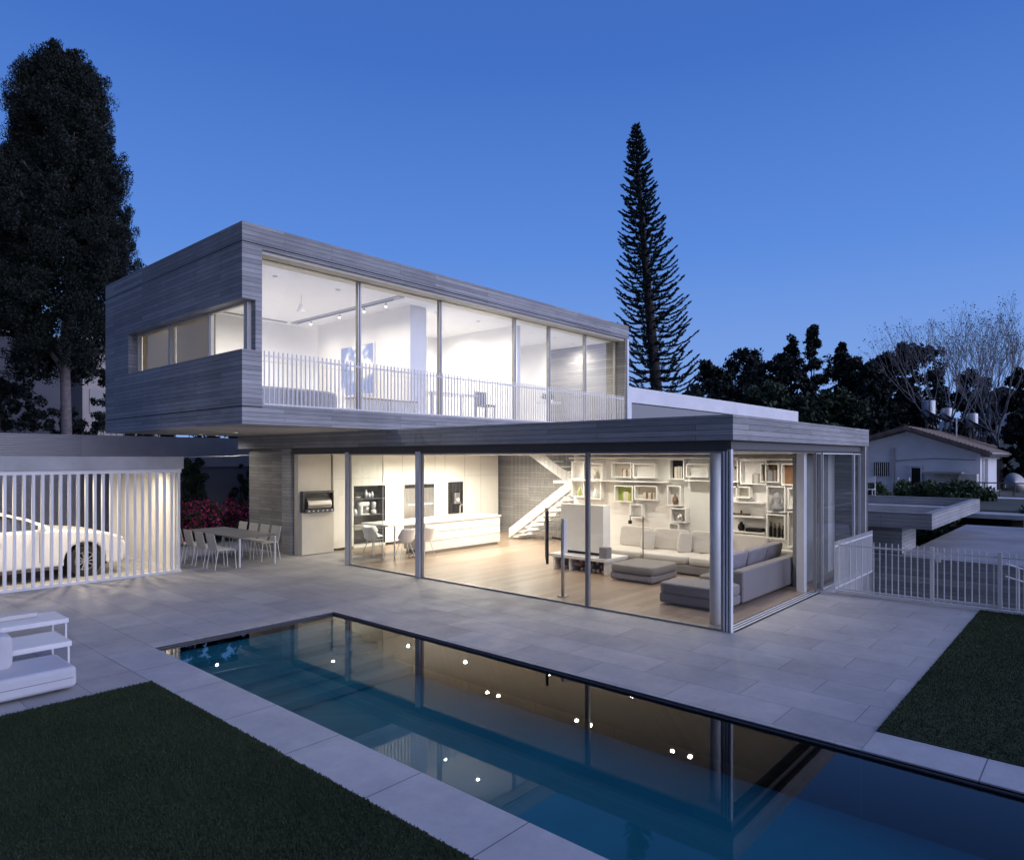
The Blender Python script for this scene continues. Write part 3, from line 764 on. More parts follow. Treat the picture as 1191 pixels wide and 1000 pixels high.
# decor in the boxes
def vase(x, y, z, h_, r_, mat, label, cat='vase'):
    return small('vase', MB().lathe([(r_*.6,0),(r_,h_*.35),(r_*.8,h_*.7),(r_*.35,h_*.85),(r_*.45,h_)], n=16), M[mat], label, cat, (x,y,z))
def books(x, y, z, n, h_, mats, label, lying=False):
    e = empty('book_row', (x, y, z), label, 'books')
    yy = 0
    for k in range(n):
        wd = random.uniform(.022,.045); hh = h_*random.uniform(.8,1)
        (MB().box(-.07,.07,yy,yy+wd,0,hh) if not lying else MB().box(-.09,.09,-.12,.12,yy,yy+wd)).build('book', M[random.choice(mats)], e)
        yy += wd+.003
    return e
M['bk1'] = simple('book_cream', (.6,.55,.45), .7); M['bk2'] = simple('book_brown', (.20,.12,.08), .7); M['bk3'] = simple('book_grey', (.3,.3,.32), .7)
bx = 16.31
books(bx,9.98,2.131,9,.22,['bk1','bk2','bk3'],'row of books in the top box left of the dark box')
books(bx,8.42,2.111,6,.34,['bk3','bk1'],'row of tall books inside the black backed top box')
books(bx,6.93,1.951,5,.5,['bk2','bk3'],'tall dark folders in the narrow upright top box')
books(bx,6.3,2.031,7,.26,['bk1','bk3'],'row of pale books in the wide top box behind the corner column')
books(bx,9.95,1.451,8,.26,['green','bk1'],'row of yellow green books in the second row box')
books(bx,9.25,1.531,9,.2,['bk1','bk2'],'row of brown and cream books below the top boxes')
books(bx,5.95,2.091,8,.3,['bk2','bk3'],'row of dark books in the walnut box at the right')
books(bx,6.6,1.581,7,.04,['bk1'],'low pale stack of books on the first open shelf',True) if False else None
vase(bx,11.2,2.051,.28,.07,'bk1','cream vase in the second box from the left of the top row')
vase(bx,11.75,1.531,.26,.06,'green','green vase in the leftmost box of the second row')
vase(bx,11.2,1.481,.3,.06,'corian','white vase in the second box from the left of the second row')
vase(bx,8.65,1.411,.28,.08,'bk2','brown round vase in the small box left of the blank wall')
vase(bx,8.5,.981,.2,.09,'steel','squat steel vase in the low beige box')
vase(bx,6.95,1.581,.14,.06,'corian','small white pot on the upper open shelf, left')
vase(bx,6.6,1.581,.1,.07,'bk3','small grey pot on the upper open shelf, right')
vase(bx,6.85,.851,.22,.09,'black','round black vase on the lowest open shelf')
small('model_boat', MB().box(-.04,.04,-.22,.22,0,.05).box(-.01,.01,-.02,.02,.05,.12), M['dark_wood'], 'long dark carved object on the middle open shelf', 'ornament', (bx,6.85,1.231), smooth=False)
small('record_player', MB().box(-.12,.12,-.2,.2,0,.09), M['black'], 'flat black box beside the round black vase', 'box', (bx,6.5,.851), smooth=False, bevel=.01)
small('bust', MB().lathe([(.12,0),(.15,.1),(.06,.2),(.10,.3),(.08,.4),(.02,.45)], n=14), M['bk3'], 'grey bust sculpture in the tall right hand box', 'sculpture', (bx,5.97,1.381))
for k, (yy, hh) in enumerate(((5.83,.30),(5.92,.36),(6.02,.33),(6.12,.38))):
    small('bottle', MB().lathe([(.035,0),(.035,hh*.6),(.013,hh*.75),(.013,hh)], n=12), M['black'], 'dark bottle standing in the box under the grey bust', 'bottle', (bx,yy,.751), 'bottles under the bust')
vase(bx,5.25,1.481,.2,.06,'bk1','cream vase in the right hand box above the lamp')
vase(bx,5.55,.581,.5,.05,'bk2','slender brown vase in the tall lowest box')
lp = empty('table_lamp', (bx,5.22,.581), 'small cylindrical lamp in the tall right hand lowest box', 'lamp')
MB().lathe([(.06,0),(.06,.02),(.01,.03),(.01,.2)], n=16).build('base', M['steel'], lp)
MB().lathe([(.11,.2),(.11,.55)], n=24).build('lamp_shade', M['cushion'], lp)
books(bx,5.1,.231,6,.05,['bk1','bk2','bk3'],'stack of magazines on the lowest white shelf at the right',True)

# fireplace block with a log bench
FP = empty('fireplace', (12.95, 9.1, 0), 'white block fireplace over a low bench stacked with cut logs', 'fireplace')
fw_ = lambda mb, n, m, **k: wpart(mb, n, m, FP, **k)
fw_(box(13.1,13.4,8.78,10.0,.44,1.54), 'chimney_breast', M['plaster'])
fw_(box(13.15,13.39,8.84,9.95,.38,.439), 'shadow_gap', M['black'])
fw_(box(12.75,13.65,8.45,10.1,.30,.37), 'hearth', M['white_metal'])
fw_(MB().box(12.8,13.6,8.5,8.56,.0125,.299).box(12.8,13.6,9.0,9.04,.0125,.299).box(12.8,13.6,9.5,9.54,.0125,.299).box(12.8,13.6,9.95,10.0,.0125,.299), 'bench_divider', M['corian'])
fw_(box(13.3,13.6,8.565,9.94,.0125,.299), 'bench_back', M['black'])
for y0_ in (8.58, 9.07, 9.58):
    for k in range(7):
        yy = y0_+random.uniform(.03,.36); zz = random.choice((.07,.17,.245)); rr = random.uniform(.035,.05)
        fw_(MB().tube([(12.86,yy,zz),(13.28,yy,zz)], rr, 7), 'log', M['log'])
fw_(box(12.82,13.02,8.50,8.70,.371,.62), 'speaker_box', M['dcushion'])
# television on a floor-to-ceiling pole, seen from its edge
TV = empty('television', (10.3, 7.9, 0), 'slim black television turned edge on, mounted on a steel pole by the glass', 'television')
tw = lambda mb, n, m, **k: wpart(mb, n, m, TV, **k)
tw(MB().tube([(10.3,7.82,.0125),(10.3,7.82,1.5)], .035, 14), 'pole', M['steel'], smooth=True)
tw(box(10.22,10.38,7.74,7.9,.0125,.03), 'base_plate', M['steel'])
tw(MB().prism([(10.16,8.05),(10.13,8.09),(10.93,8.76),(10.97,8.72)], 'z', .62, 1.62), 'screen', M['black'])
tw(MB().tube([(10.3,7.82,1.1),(10.4,8.15,1.1)], .02, 8), 'arm', M['dark_alu'])
tw(box(10.24,10.36,7.75,7.80,.85,1.5), 'mount_cover', M['corian'])
# floor lamp
FL = empty('floor_lamp', (13.9, 8.2, 0), 'thin black floor lamp with a square bent arm behind the sofa end', 'floor lamp')
wpart(MB().tube([(13.9,8.2,.0125),(13.9,8.2,1.28),(13.9,8.55,1.28),(13.9,8.55,1.16)], .012, 8), 'stem', M['black'], FL)
wpart(MB().lathe([(.14,.0125),(.14,.03)], (13.9,8.2,0)), 'base', M['black'], FL)
wpart(MB().lathe([(.045,0),(.045,.08)], (13.9,8.55,1.09)), 'shade', M['black'], FL)

# sofa
SF = empty('corner_sofa', (13.5, 6.8, 0), 'large grey corner sofa with cream and dark cushions', 'sofa')
def rotz(a): return Matrix.Rotation(a, 3, 'Z')
def rot(ax, a): return Matrix.Rotation(a, 3, ax)
fwS = lambda mb, n, m, **k: wpart(mb, n, m, SF, **k)
fwS(box(14.0,15.35,5.9,9.55,.04,.24), 'base', M['sofa'], bevel=.03)
fwS(box(11.95,15.35,4.95,5.89,.04,.24), 'base', M['sofa'], bevel=.03)
fwS(box(15.12,15.35,5.2,9.55,.241,.58), 'backrest', M['sofa'], bevel=.04)
fwS(box(11.8,15.35,4.93,5.15,.041,.62), 'backrest', M['sofa'], bevel=.04)
for ya_, yb_ in ((5.95,7.15),(7.16,8.35),(8.36,9.53)):
    fwS(MB().pillow((14.55,(ya_+yb_)/2,.33), 1.12,yb_-ya_,.2, pw=.25), 'seat_cushion', M['cushion'], smooth=True)
for xa_, xb_ in ((11.98,13.1),(13.11,14.3),(14.31,15.1)):
    fwS(MB().pillow(((xa_+xb_)/2,5.53,.33), xb_-xa_,.74,.2, pw=.25), 'seat_cushion', M['sofa'], smooth=True)
for yc in (9.0, 8.02, 7.04, 6.1):
    fwS(MB().pillow((14.93,yc,.66), .17,.90,.52, rot('Y', R(12)) , pw=.28), 'back_cushion', M['cushion'], smooth=True)
for yc, dx in ((8.5,.08),(7.53,.06),(6.55,.06)):
    fwS(MB().pillow((14.72-dx,yc,.64), .11,.34,.48, rot('Y', R(14)) @ rot('Z', R(55)), pw=.32), 'throw_cushion', M['cushion'], smooth=True)
for xc in (12.35, 13.3, 14.2):
    fwS(MB().pillow((xc,5.34,.64), .90,.17,.48, rot('X', R(12)), pw=.3), 'back_cushion', M['dcushion'], smooth=True)
    fwS(MB().pillow((xc+.05,5.48,.52), .66,.13,.26, pw=.4), 'bolster', M['dcushion'], smooth=True)
CH = empty('chaise', (11.3, 5.6, 0), 'low grey chaise with a thick mattress at the near end of the sofa', 'chaise longue')
wpart(box(10.98,11.78,4.95,6.15,.04,.22), 'base', M['sofa'], CH, bevel=.04)
wpart(MB().pillow((11.38,5.55,.31), .84,1.22,.2, pw=.22), 'mattress', M['sofa'], CH, smooth=True)
OT = empty('ottoman', (13.0, 7.6, 0), 'large square grey ottoman in the middle of the living room floor', 'ottoman')
wpart(box(12.42,13.5,7.1,8.15,.04,.20), 'base', M['dcushion'], OT, bevel=.04)
wpart(MB().pillow((12.96,7.62,.28), 1.12,1.08,.19, pw=.22), 'cushion', M['sofa'], OT, smooth=True)
small('rug', MB().box(-1.5,1.5,-1.9,1.9,0,.008), M['sofa'], 'thin grey rug under the ottoman', 'rug', (13.2,7.6,.0135), smooth=False) if False else None

# ---------------------------------------------------------------- upstairs furniture
pt = empty('painting', (11.33, 15.8, 5.1), 'large blue and white abstract painting on the wall of the left upper room', 'painting')
wpart(box(11.31,11.345,15.05,16.55,4.42,5.78), 'canvas', M['painting'], pt)
wpart(MB().box(11.30,11.346,15.02,15.05,4.39,5.81).box(11.30,11.346,16.55,16.58,4.39,5.81).box(11.30,11.346,15.05,16.55,4.39,4.42).box(11.30,11.346,15.05,16.55,5.78,5.81), 'frame', M['white_metal'], pt)
bd = empty('bed', (8.0, 13.8, 3.68), 'grey upholstered bed end behind the left part of the balcony railing', 'bed')
wpart(MB().pillow((7.95,13.55,3.93), 2.2,.5,.5, pw=.35), 'headboard', M['sofa'], bd, smooth=True)
wpart(box(6.95,8.95,13.8,15.6,3.70,3.98), 'mattress', M['cushion'], bd, bevel=.05)
sb = empty('sideboard', (10.4, 13.6, 3.68), 'low light wood sideboard behind the balcony railing by the second mullion', 'sideboard')
wpart(box(9.5,11.3,13.25,13.7,3.72,4.05), 'body', M['beige'], sb)
wpart(box(9.48,11.32,13.23,13.72,4.051,4.08), 'top', M['wood'], sb)
dk = empty('desk', (12.9, 13.7, 3.68), 'white desk behind the railing in the middle upper room', 'desk')
wpart(box(11.95,13.7,13.4,14.1,4.38,4.42), 'top', M['corian'], dk)
for x, y in ((12.0,13.45),(13.65,13.45),(12.0,14.05),(13.65,14.05)): wpart(box(x-.02,x+.02,y-.02,y+.02,3.681,4.379), 'leg', M['alu'], dk)
oc = empty('desk_chair', (13.9, 13.3, 3.681), 'small dark chair beside the white desk in the middle upper room', 'chair')
MB().box(-.22,.22,-.2,.2,.42,.47).build('seat', M['sofa'], oc); MB().box(-.22,.22,.18,.22,.47,.85).build('backrest', M['bk3'], oc)
for sx in (-.19,.19):
    for sy in (-.17,.17): MB().box(sx-.015,sx+.015,sy-.015,sy+.015,0,.42).build('leg', M['dark_alu'], oc)
tb = empty('pedestal_table', (17.0, 13.5, 3.681), 'round white pedestal table upstairs with small plants on it', 'table')
MB().lathe([(.42,.72),(.42,.75)], n=28).build('top', M['corian'], tb); MB().lathe([(.25,0),(.04,.06),(.03,.7),(.08,.719)], n=16).build('pedestal', M['white_metal'], tb)
for k, (dx, lb) in enumerate(((-.2,'left small potted plant on the upstairs round table'),(.15,'right small potted plant on the upstairs round table'))):
    pp = empty('potted_plant', (17.0+dx, 13.5, 4.432), lb, 'plant')
    MB().lathe([(.04,0),(.055,.09)], n=14).build('pot', M['corian'], pp)
    C, U, V = tuft_cloud([(0,0,.18)], [.11], 90, .03, .5)
    quads_mesh('foliage', C, U, V, M['leaf_mid'], pp)
pd = empty('pendant_lamp', (8.9, 14.7, 6.597), 'small white pendant lamp hanging from the left upper room ceiling', 'pendant lamp')
MB().tube([(0,0,0),(0,0,-.22)], .006, 6).build('cord', M['alu'], pd)
MB().lathe([(.03,-.22),(.05,-.28),(.11,-.42),(.10,-.42)], n=20).build('lamp_shade', M['white_metal'], pd)

# ---------------------------------------------------------------- carport and car
CP = empty('carport', (4.0, 18.0, 0), 'low carport with a concrete roof and white upright slat screens, lit inside', 'carport')
cw = lambda mb, n, m, par=None, **k: wpart(mb, n, m, par or CP, **k)
cw(box(-3.5,6.75,16.2,20.2,2.40,2.68), 'roof', M['concrete'])
cw(MB().box(-3.5,6.72,16.26,16.36,2.31,2.399), 'top_rail', M['white_metal'])
cw(MB().box(-3.5,6.72,16.25,16.37,.0,.05), 'bottom_rail', M['white_metal'])
src = cw(MB().box(6.65,6.70,16.27,16.35,.05,2.31), 'slat', M['white_metal'])
for k in range(1, 44):
    o = src.copy(); col.objects.link(o); o.location = (-.158*k, 0, 0)
cw(box(6.62,6.70,16.38,20.1,.0,.05), 'side_rail', M['white_metal'])
src2 = cw(MB().box(6.63,6.69,16.41,16.565,.05,2.39), 'side_slat', M['white_metal'])
for k in range(1, 22):
    o = src2.copy(); col.objects.link(o); o.location = (0, .165*k, 0)
cw(box(-3.4,3.6,20.0,20.15,.0,2.39), 'rear_wall', M['beige'])
cw(box(-3.45,-3.3,16.4,19.9,.0,2.39), 'side_wall', M['plaster'])
cw(box(6.45,6.6,19.9,20.1,.0,2.39), 'post', M['white_metal'])
M['led_cp'] = emit('carport_lamp', (1,.86,.62), 14)
for i, (x, y, e_) in enumerate(((6.1,17.1,120),(4.6,16.75,130),(2.8,16.75,130),(1.0,16.9,110),(5.4,18.8,110),(3.0,19.0,100))):
    e = empty('carport_light', (x, y, 2.399), 'small round recessed light in the carport ceiling', 'ceiling light', 'carport ceiling lights')
    MB().lathe([(.06,-.012),(.06,-.001)], n=20).build('lamp_disc', M['led_cp'], e)
    l = spot(None, e_, (1,.84,.60), R(172)); col.objects.link(l); l.parent = e; l.location = (0,0,-.05)

CAR = empty('parked_car', (3.3, 18.05, 0), 'white four door car parked nose to the right behind the carport slats', 'car')
ca = lambda mb, n, m, par=None, **k: wpart(mb, n, m, par or CAR, **k)
def arch(cx_, r_, z0):
    pts = []
    a0 = math.asin((z0-.36)/r_) if abs((z0-.36)/r_) < 1 else 0
    for k in range(13):
        a = math.pi - a0 + (2*a0 - math.pi)*k/12
        pts.append((cx_+r_*math.cos(a), .36+r_*math.sin(a)))
    return pts
wx1, wx2 = 5.02, 2.25
outline = [(1.25,.45),(1.28,.30)] + arch(wx2,.42,.27) + arch(wx1,.42,.27) + [(5.62,.24),(5.80,.30),(5.86,.52),(5.84,.70),(5.72,.86),(5.45,.96),(5.0,1.03),(4.55,1.08),(3.4,1.10),(2.2,1.12),(1.45,1.10),(1.24,.98),(1.2,.7)]
ca(MB().prism(outline, 'y', 17.16, 18.94), 'body', M['paint'], bevel=.05, seg=3)
roofl = [(4.50,1.075),(4.0,1.34),(3.55,1.49),(3.0,1.56),(2.4,1.555),(1.9,1.47),(1.5,1.28),(1.3,1.09)]
cab = MB()
n_ = len(roofl)
va = [(x, 17.24+(z-1.08)*.42, z) for x, z in roofl]; vb = [(x, 18.86-(z-1.08)*.42, z) for x, z in roofl]
cab.add(va+vb, [tuple(range(n_))[::-1], tuple(range(n_, 2*n_))] + [(i, i+1, n_+i+1, n_+i) for i in range(n_-1)] + [(0, n_, 2*n_-1, n_-1)])
ca(cab, 'cabin', M['paint'], bevel=.03, seg=2)
def side_glass(pts, y_sign=-1):
    out = []
    for x, z in pts:
        y = 17.24+(z-1.08)*.42-.006
        out.append((x, y, z))
    m = MB(); n = len(out); m.add(out+[(x, y+.004, z) for x, y, z in out], [tuple(range(n)), tuple(range(n, 2*n))[::-1]] + [(i, (i+1) % n, n+(i+1) % n, n+i) for i in range(n)])
    return m
ca(side_glass([(4.28,1.11),(3.98,1.29),(3.56,1.43),(3.2,1.475),(3.2,1.11)]), 'side_window', M['car_glass'])
ca(side_glass([(3.12,1.11),(3.12,1.485),(2.5,1.49),(2.2,1.45),(2.2,1.11)]), 'side_window', M['car_glass'])
ca(side_glass([(2.12,1.11),(2.12,1.435),(1.9,1.38),(1.55,1.20),(1.5,1.11)]), 'side_window', M['car_glass'])
ws = MB(); ws.add([(4.47,17.38,1.105),(4.47,18.72,1.105),(3.62,18.60,1.485),(3.62,17.50,1.485)], [(0,1,2,3)])
for v in range(4): ws.v[v] = (ws.v[v][0]+.02, ws.v[v][1], ws.v[v][2]+.015)
ca(ws, 'windscreen', M['car_glass'])
ca(MB().pillow((4.18,17.10,1.14), .16,.16,.13, pw=.6), 'mirror', M['paint'], smooth=True)
ca(MB().pillow((5.70,17.30,.78), .22,.28,.13, pw=.6), 'headlight', M['inox'], smooth=True)
ca(MB().pillow((5.70,18.80,.78), .22,.28,.13, pw=.6), 'headlight', M['inox'], smooth=True)
ca(box(5.83,5.872,17.6,18.5,.42,.62), 'grille', M['black'])
for x in (4.15, 3.16, 2.65): ca(box(x-.004,x+.004,17.150,17.1595,.40,1.06), 'door_line', M['black'])
for x in (3.35, 2.35): ca(MB().pillow((x,17.14,.93), .2,.04,.03), 'door_handle', M['inox'], smooth=True)
ca(box(2.72,4.55,17.13,17.17,.235,.30), 'sill', M['dark_alu'])
ca(MB().box(1.8,5.5,17.35,18.75,.22,.42), 'underbody', M['black'])
for x in (wx1, wx2):
    for y in (17.19, 18.70):
        s_ = MB()
        prof = [(.21,.0),(.31,.0),(.345,.03),(.35,.11),(.345,.19),(.31,.22),(.21,.22)]
        n = 32; vs = []; fs = []
        for r_, yy in prof: vs += [(x+r_*math.cos(2*math.pi*k/n), y+yy, .35+r_*math.sin(2*math.pi*k/n)) for k in range(n)]
        m_ = len(prof)
        for i in range(m_):
            for k in range(n): a=i*n+k; b=i*n+(k+1)%n; c2=((i+1)%m_)*n; fs.append((a,b,c2+(k+1)%n,c2+k))
        s_.add(vs, fs)
        wh = ca(s_, 'wheel', M['tyre'], smooth=False)
        rm = MB()
        for k in range(10):
            a = 2*math.pi*k/10
            c_, s2 = math.cos(a), math.sin(a)
            p0 = (x+.04*c_, y+.03, .35+.04*s2); p1 = (x+.205*c_, y+.02, .35+.205*s2)
            rm.tube([p0, p1], .016, 5)
        vs = []; fs = []
        for r_, yy in ((.195,.012),(.212,.012),(.212,.1),(.195,.1)): vs += [(x+r_*math.cos(2*math.pi*k/n), y+yy, .35+r_*math.sin(2*math.pi*k/n)) for k in range(n)]
        for i in range(4):
            for k in range(n): a=i*n+k; b=i*n+(k+1)%n; c2=((i+1)%4)*n; fs.append((a,b,c2+(k+1)%n,c2+k))
        rm.add(vs, fs)
        rm.tube([(x,y+.015,.35),(x,y+.1,.35)], .05, 12)
        ca(rm, 'rim', M['alu'], wh)
        ca(MB().tube([(x,y+.10,.35),(x,y+.115,.35)], .205, 20), 'brake_disc', M['black'], wh)

# wire from carport to house
small('cable', MB().tube([(6.7,17.0,2.66),(8.3,16.95,2.70),(9.82,16.9,2.80)], .006, 5), M['white_metal'], 'thin white cable stretched from the carport roof to the house', 'cable', (0,0,0))

# ---------------------------------------------------------------- outdoor dining set
T = empty('dining_table', (8.35, 17.0, 0), 'long pale outdoor dining table under the concrete overhang', 'table')
tw2 = lambda mb, n, m, **k: wpart(mb, n, m, T, **k)
tw2(box(7.86,8.86,15.75,18.6,.70,.73), 'table_top', M['table_grey'], bevel=.005)
for x in (7.90,8.82):
    for y in (15.79,18.56): tw2(box(x-.02,x+.02,y-.02,y+.02,.0,.699), 'leg', M['white_metal'])
def dchair(x, y, rz, label):
    e = empty('dining_chair', (x, y, 0), label, 'chair', 'chairs around the outdoor dining table', rz)
    # faces +Y in its own frame; the back is at -Y
    MB().prism([(-.20,.45),(.21,.45),(.23,.465),(-.20,.47)], 'x', -.22, .22).build('seat', M['chair_mesh'], e)
    MB().prism([(-.20,.46),(-.215,.46),(-.30,.86),(-.285,.865)], 'x', -.225, .225).build('backrest', M['chair_mesh'], e)
    for sx in (-.215,.215):
        MB().tube([(sx,.22,.455),(sx,.25,0)], .011, 6).build('leg', M['white_metal'], e)
        MB().tube([(sx,-.19,.455),(sx,-.27,0)], .011, 6).build('leg', M['white_metal'], e)
    return e
ords = ['nearest', 'second nearest', 'third nearest', 'farthest']
for k in range(4):
    dchair(7.55, 15.98+.62*k, R(-90), '%s pale dining chair on the carport side of the outdoor table' % ords[k])
for k in range(4):
    dchair(8.98, 16.5+.6*k, R(90), '%s pale dining chair on the concrete wall side of the outdoor table' % ords[k])

# ---------------------------------------------------------------- lounge furniture at left
def lounge_table(loc, label, x0, x1, y0, y1, h):
    e = empty('lounge_table', loc, label, 'low table', 'low white lounge tables')
    wpart(box(x0,x1,y0,y1,h-.065,h), 'table_top', M['white_metal'], e, bevel=.004)
    for x in (x0+.03,x1-.03):
        for y in (y0+.03,y1-.03): wpart(box(x-.012,x+.012,y-.012,y+.012,0,h-.066), 'leg', M['white_metal'], e)
    return e
lounge_table((2.3,11.8,0), 'farther low white table with a pale pad, near the carport', 1.3, 3.12, 11.42, 12.12, .31)
lounge_table((2.0,10.4,0), 'nearer low white table just behind the white lounge seat', 1.2, 2.76, 9.98, 10.72, .31)
small('table_pad', MB().pillow((0,0,0), 1.5,.26,.07, pw=.25), M['cushion'], 'pale rectangular pad lying along the back of the farther low table', 'pad', (2.1,11.96,.347))
LS = empty('outdoor_sofa', (1.8, 9.2, 0), 'low white upholstered lounge seat with a back cushion on the left terrace', 'outdoor sofa')
wpart(MB().box(.6,2.50,8.84,9.62,.04,.28), 'seat', M['outdoor_fabric'], LS, bevel=.05, seg=4)
wpart(MB().pillow((1.55,9.40,.46), .9,.26,.42, rot('X', R(6)), pw=.3), 'back_cushion', M['outdoor_fabric'], LS, smooth=True)
wpart(MB().box(.8,2.3,8.95,9.5,.0,.049), 'plinth', M['dark_alu'], LS)

wpart(MB().box(2.4995,2.504,8.88,9.58,.155,.162).box(.62,2.46,8.8365,8.841,.155,.162), 'seam', M['dcushion'], LS)
# ---------------------------------------------------------------- fence at the right
F_ = empty('pool_fence', (14.2, 2.6, 0), 'white metal fence of upright bars along the terrace edge with a gate', 'fence')
railing(F_, ((14.2,4.0),(14.2,-1.2)), .06, .98, .105, .009)
for y in (2.42, 1.42): wpart(box(14.175,14.225,y-.03,y+.03,.0,1.04), 'post', M['white_metal'], F_)
wpart(box(14.17,14.23,-1.2,4.05,.0,.06), 'kerb', M['white_metal'], F_)
wpart(MB().box(14.16,14.19,2.28,2.36,.78,.92).tube([(14.15,2.30,.85),(14.10,2.30,.85),(14.10,2.18,.85)], .01, 6), 'gate_latch', M['white_metal'], F_)
wpart(box(14.182,14.196,1.46,2.38,.10,.13), 'gate_rail', M['white_metal'], F_)
F2 = empty('side_railing', (14.3, 4.1, 0), 'short white railing running back along the glass beside the terrace corner', 'railing')
railing(F2, ((14.28,4.1),(17.1,4.1)), .03, .96, .075, .009)
# stair hand rails beyond the gate
hr = empty('handrail', (15.2, .8, 0), 'pair of sloping white handrails going down beyond the fence', 'handrail')
for dz in (0, -.22): wpart(MB().tube([(14.6,1.38,.80+dz),(15.2,.2,.38+dz),(15.7,-.8,0+dz)], .014, 6), 'rail', M['white_metal'], hr)
for (x, y, z) in ((14.7,1.2,.72),(15.4,-.2,.2)): wpart(MB().tube([(x,y,z),(x,y,-2.)], .014, 6), 'post', M['white_metal'], hr)

# ---------------------------------------------------------------- beyond the fence
RW = empty('retaining_wall', (18.0, 2, -2.2), 'long dark concrete retaining wall with a pale flat top beyond the fence', 'wall')
wpart(box(18.0,18.3,-8,8.,-2.2,.34), 'wall', M['boards'], RW)
wpart(box(18.301,28,-8,3.75,-2.2,.345), 'roof_deck', M['deck'], RW)
CN = empty('concrete_canopy', (20, 4, 0), 'low concrete canopy building with a broad parapet beyond the fence', 'outbuilding')
cn = MB().box(18.0,25.6,3.07,3.25,1.0,1.37).box(18.0,18.2,3.251,9.4,1.0,1.37).box(25.4,25.6,3.251,9.4,1.0,1.37).box(18.201,25.399,3.251,9.4,1.0,1.12)
wpart(cn, 'parapet', M['boards'], CN)
wpart(box(21.0,21.3,3.251,9.4,1.121,1.34), 'roof_beam', M['pale_concrete'], CN)
wpart(MB().box(18.35,19.9,3.75,3.95,.346,.999).box(18.35,18.55,3.951,9.2,-2.,.999), 'wall', M['boards'], CN)
# lower garden wall and small dark garage behind
LW = empty('garage', (30, 4, -1), 'dark open garage with a flat roof behind the canopy', 'garage')
wpart(box(28.5,29.8,2.0,9.5,.55,.70), 'roof', M['concrete'], LW)
wpart(MB().box(29.6,29.8,2.0,9.5,-1,.549).box(28.5,28.7,2.0,2.2,-1,.549), 'wall', M['concrete'], LW)
wpart(box(29.3,29.59,2.6,5.2,-1,.5), 'shutter', M['black'], LW)

NH = empty('neighbour_house', (44, 6, .8), 'white gabled bungalow with a brown tiled roof beyond the fence', 'house')
nw = lambda mb, n, m, par=None, **k: wpart(mb, n, m, par or NH, **k)
gy0, gy1, ap, az = 4.9, 12.1, 8.14, 4.18
nw(MB().prism([(gy0,.3),(gy0,2.85),(ap,az-.12),(gy1,2.95),(gy1,.3)], 'x', 41.0, 52.), 'wall', M['render'])
rf = nw(MB().prism([(gy0-.45,2.72),(gy0-.45,2.95),(ap,az+.16),(gy1+.4,3.1),(gy1+.4,2.85),(ap,az-.08)], 'x', 40.5, 54), 'roof', M['roof_tile'])
rd = MB()
for k in range(22):   # raised tile rows on the near slope
    f0 = k/22; y = gy0-.45+(ap-gy0+.45)*f0; z = 2.95+(az+.16-2.95)*f0
    rd.box(40.52,53.98,y,y+.05,z+.0,z+.06)
nw(rd, 'tile_ridge', M['roof_tile'], rf)
nw(box(40.55,40.6,gy0-.4,ap,2.6,2.6).__class__().prism([(gy0-.44,2.74),(gy0-.44,2.97),(ap,az+.17),(gy1+.39,3.11),(gy1+.39,2.9),(ap,az-.02)], 'x', 40.44, 40.499), 'verge_board', M['roof_tile'], rf)
wd = nw(box(40.96,40.998,9.0,9.72,1.66,2.42), 'window', M['black'])
wb = MB()
for k in range(7): wb.box(40.93,40.955,9.04+.1*k,9.065+.1*k,1.66,2.42)
nw(wb, 'window_bars', M['inox'], wd)
dr = nw(box(40.96,40.998,7.5,7.92,.82,2.12), 'door', M['black'])
nw(MB().box(40.9,40.959,7.42,7.5,.82,2.2).box(40.9,40.959,7.92,8.0,.82,2.2).box(40.9,40.959,7.42,8.0,2.2,2.28), 'door_frame', M['render'], dr)
nw(box(40.9,40.99,8.72,8.8,.8,3.2), 'downpipe', M['alu'])
nw(MB().tube([(40.45,gy0-.50,2.86),(54,gy0-.50,2.86)], .07, 8), 'gutter', M['alu'])
nw(MB().tube([(40.94,5.1,2.55),(40.94,7.0,2.62),(40.94,8.7,2.5)], .015, 4), 'wire', M['black'])
nw(MB().box(39.6,41,5.5,7.2,1.86,1.95), 'awning', M['alu'])
nw(box(40.2,40.99,4.95,5.7,.8,1.85), 'meter_box', M['beige'])
# porch side facing -Y
nw(box(42.3,43.5,4.86,4.899,.8,2.6), 'side_door', M['dcushion'])
nw(box(47.5,51.5,4.86,4.899,.8,2.6), 'porch_opening', M['black'])
nw(MB().tube([(41.6,4.84,.8),(41.6,4.84,2.6)], .05, 8), 'drainpipe', M['render'])
# roof things: solar water heaters
def heater(x, y, z, label, s=1.):
    e = empty('water_heater', (x, y, z), label, 'water heater', 'solar water heaters on the bungalow roof')
    MB().lathe([(.36*s,.35),(.40*s,.38),(.40*s,.38+1.0*s),(.36*s,.42+1.0*s)], n=20).build('tank', M['inox'], e, smooth=False)
    MB().prism([(-1.1,.05),(-1.05,.0),(.1,.75),(.05,.8)], 'x', -.9, .9).build('solar_panel', M['black'], e)
    for sx in (-.25,.25): MB().tube([(sx,.1,-1.3),(sx,.1,.6)], .03, 6).build('leg', M['alu'], e)
    return e
heater(50.8, 8.85, 4.95, 'tallest white cylinder tank with a dark panel, leftmost on the bungalow roof')
heater(51.5, 7.95, 4.7, 'second white cylinder tank beside the leftmost one on the bungalow roof', .75)
heater(51.6, 6.6, 4.25, 'white cylinder tank with a tilted panel nearest the right slope', .8)
an = empty('roof_antenna', (48.5, 7.0, 3.8), 'thin mast standing among the roof tanks', 'antenna')
MB().tube([(0,0,0),(0,0,1.3)], .04, 6).build('mast', M['inox'], an); MB().tube([(0,-.3,1.1),(0,.3,1.1)], .02, 5).build('crossbar', M['inox'], an)
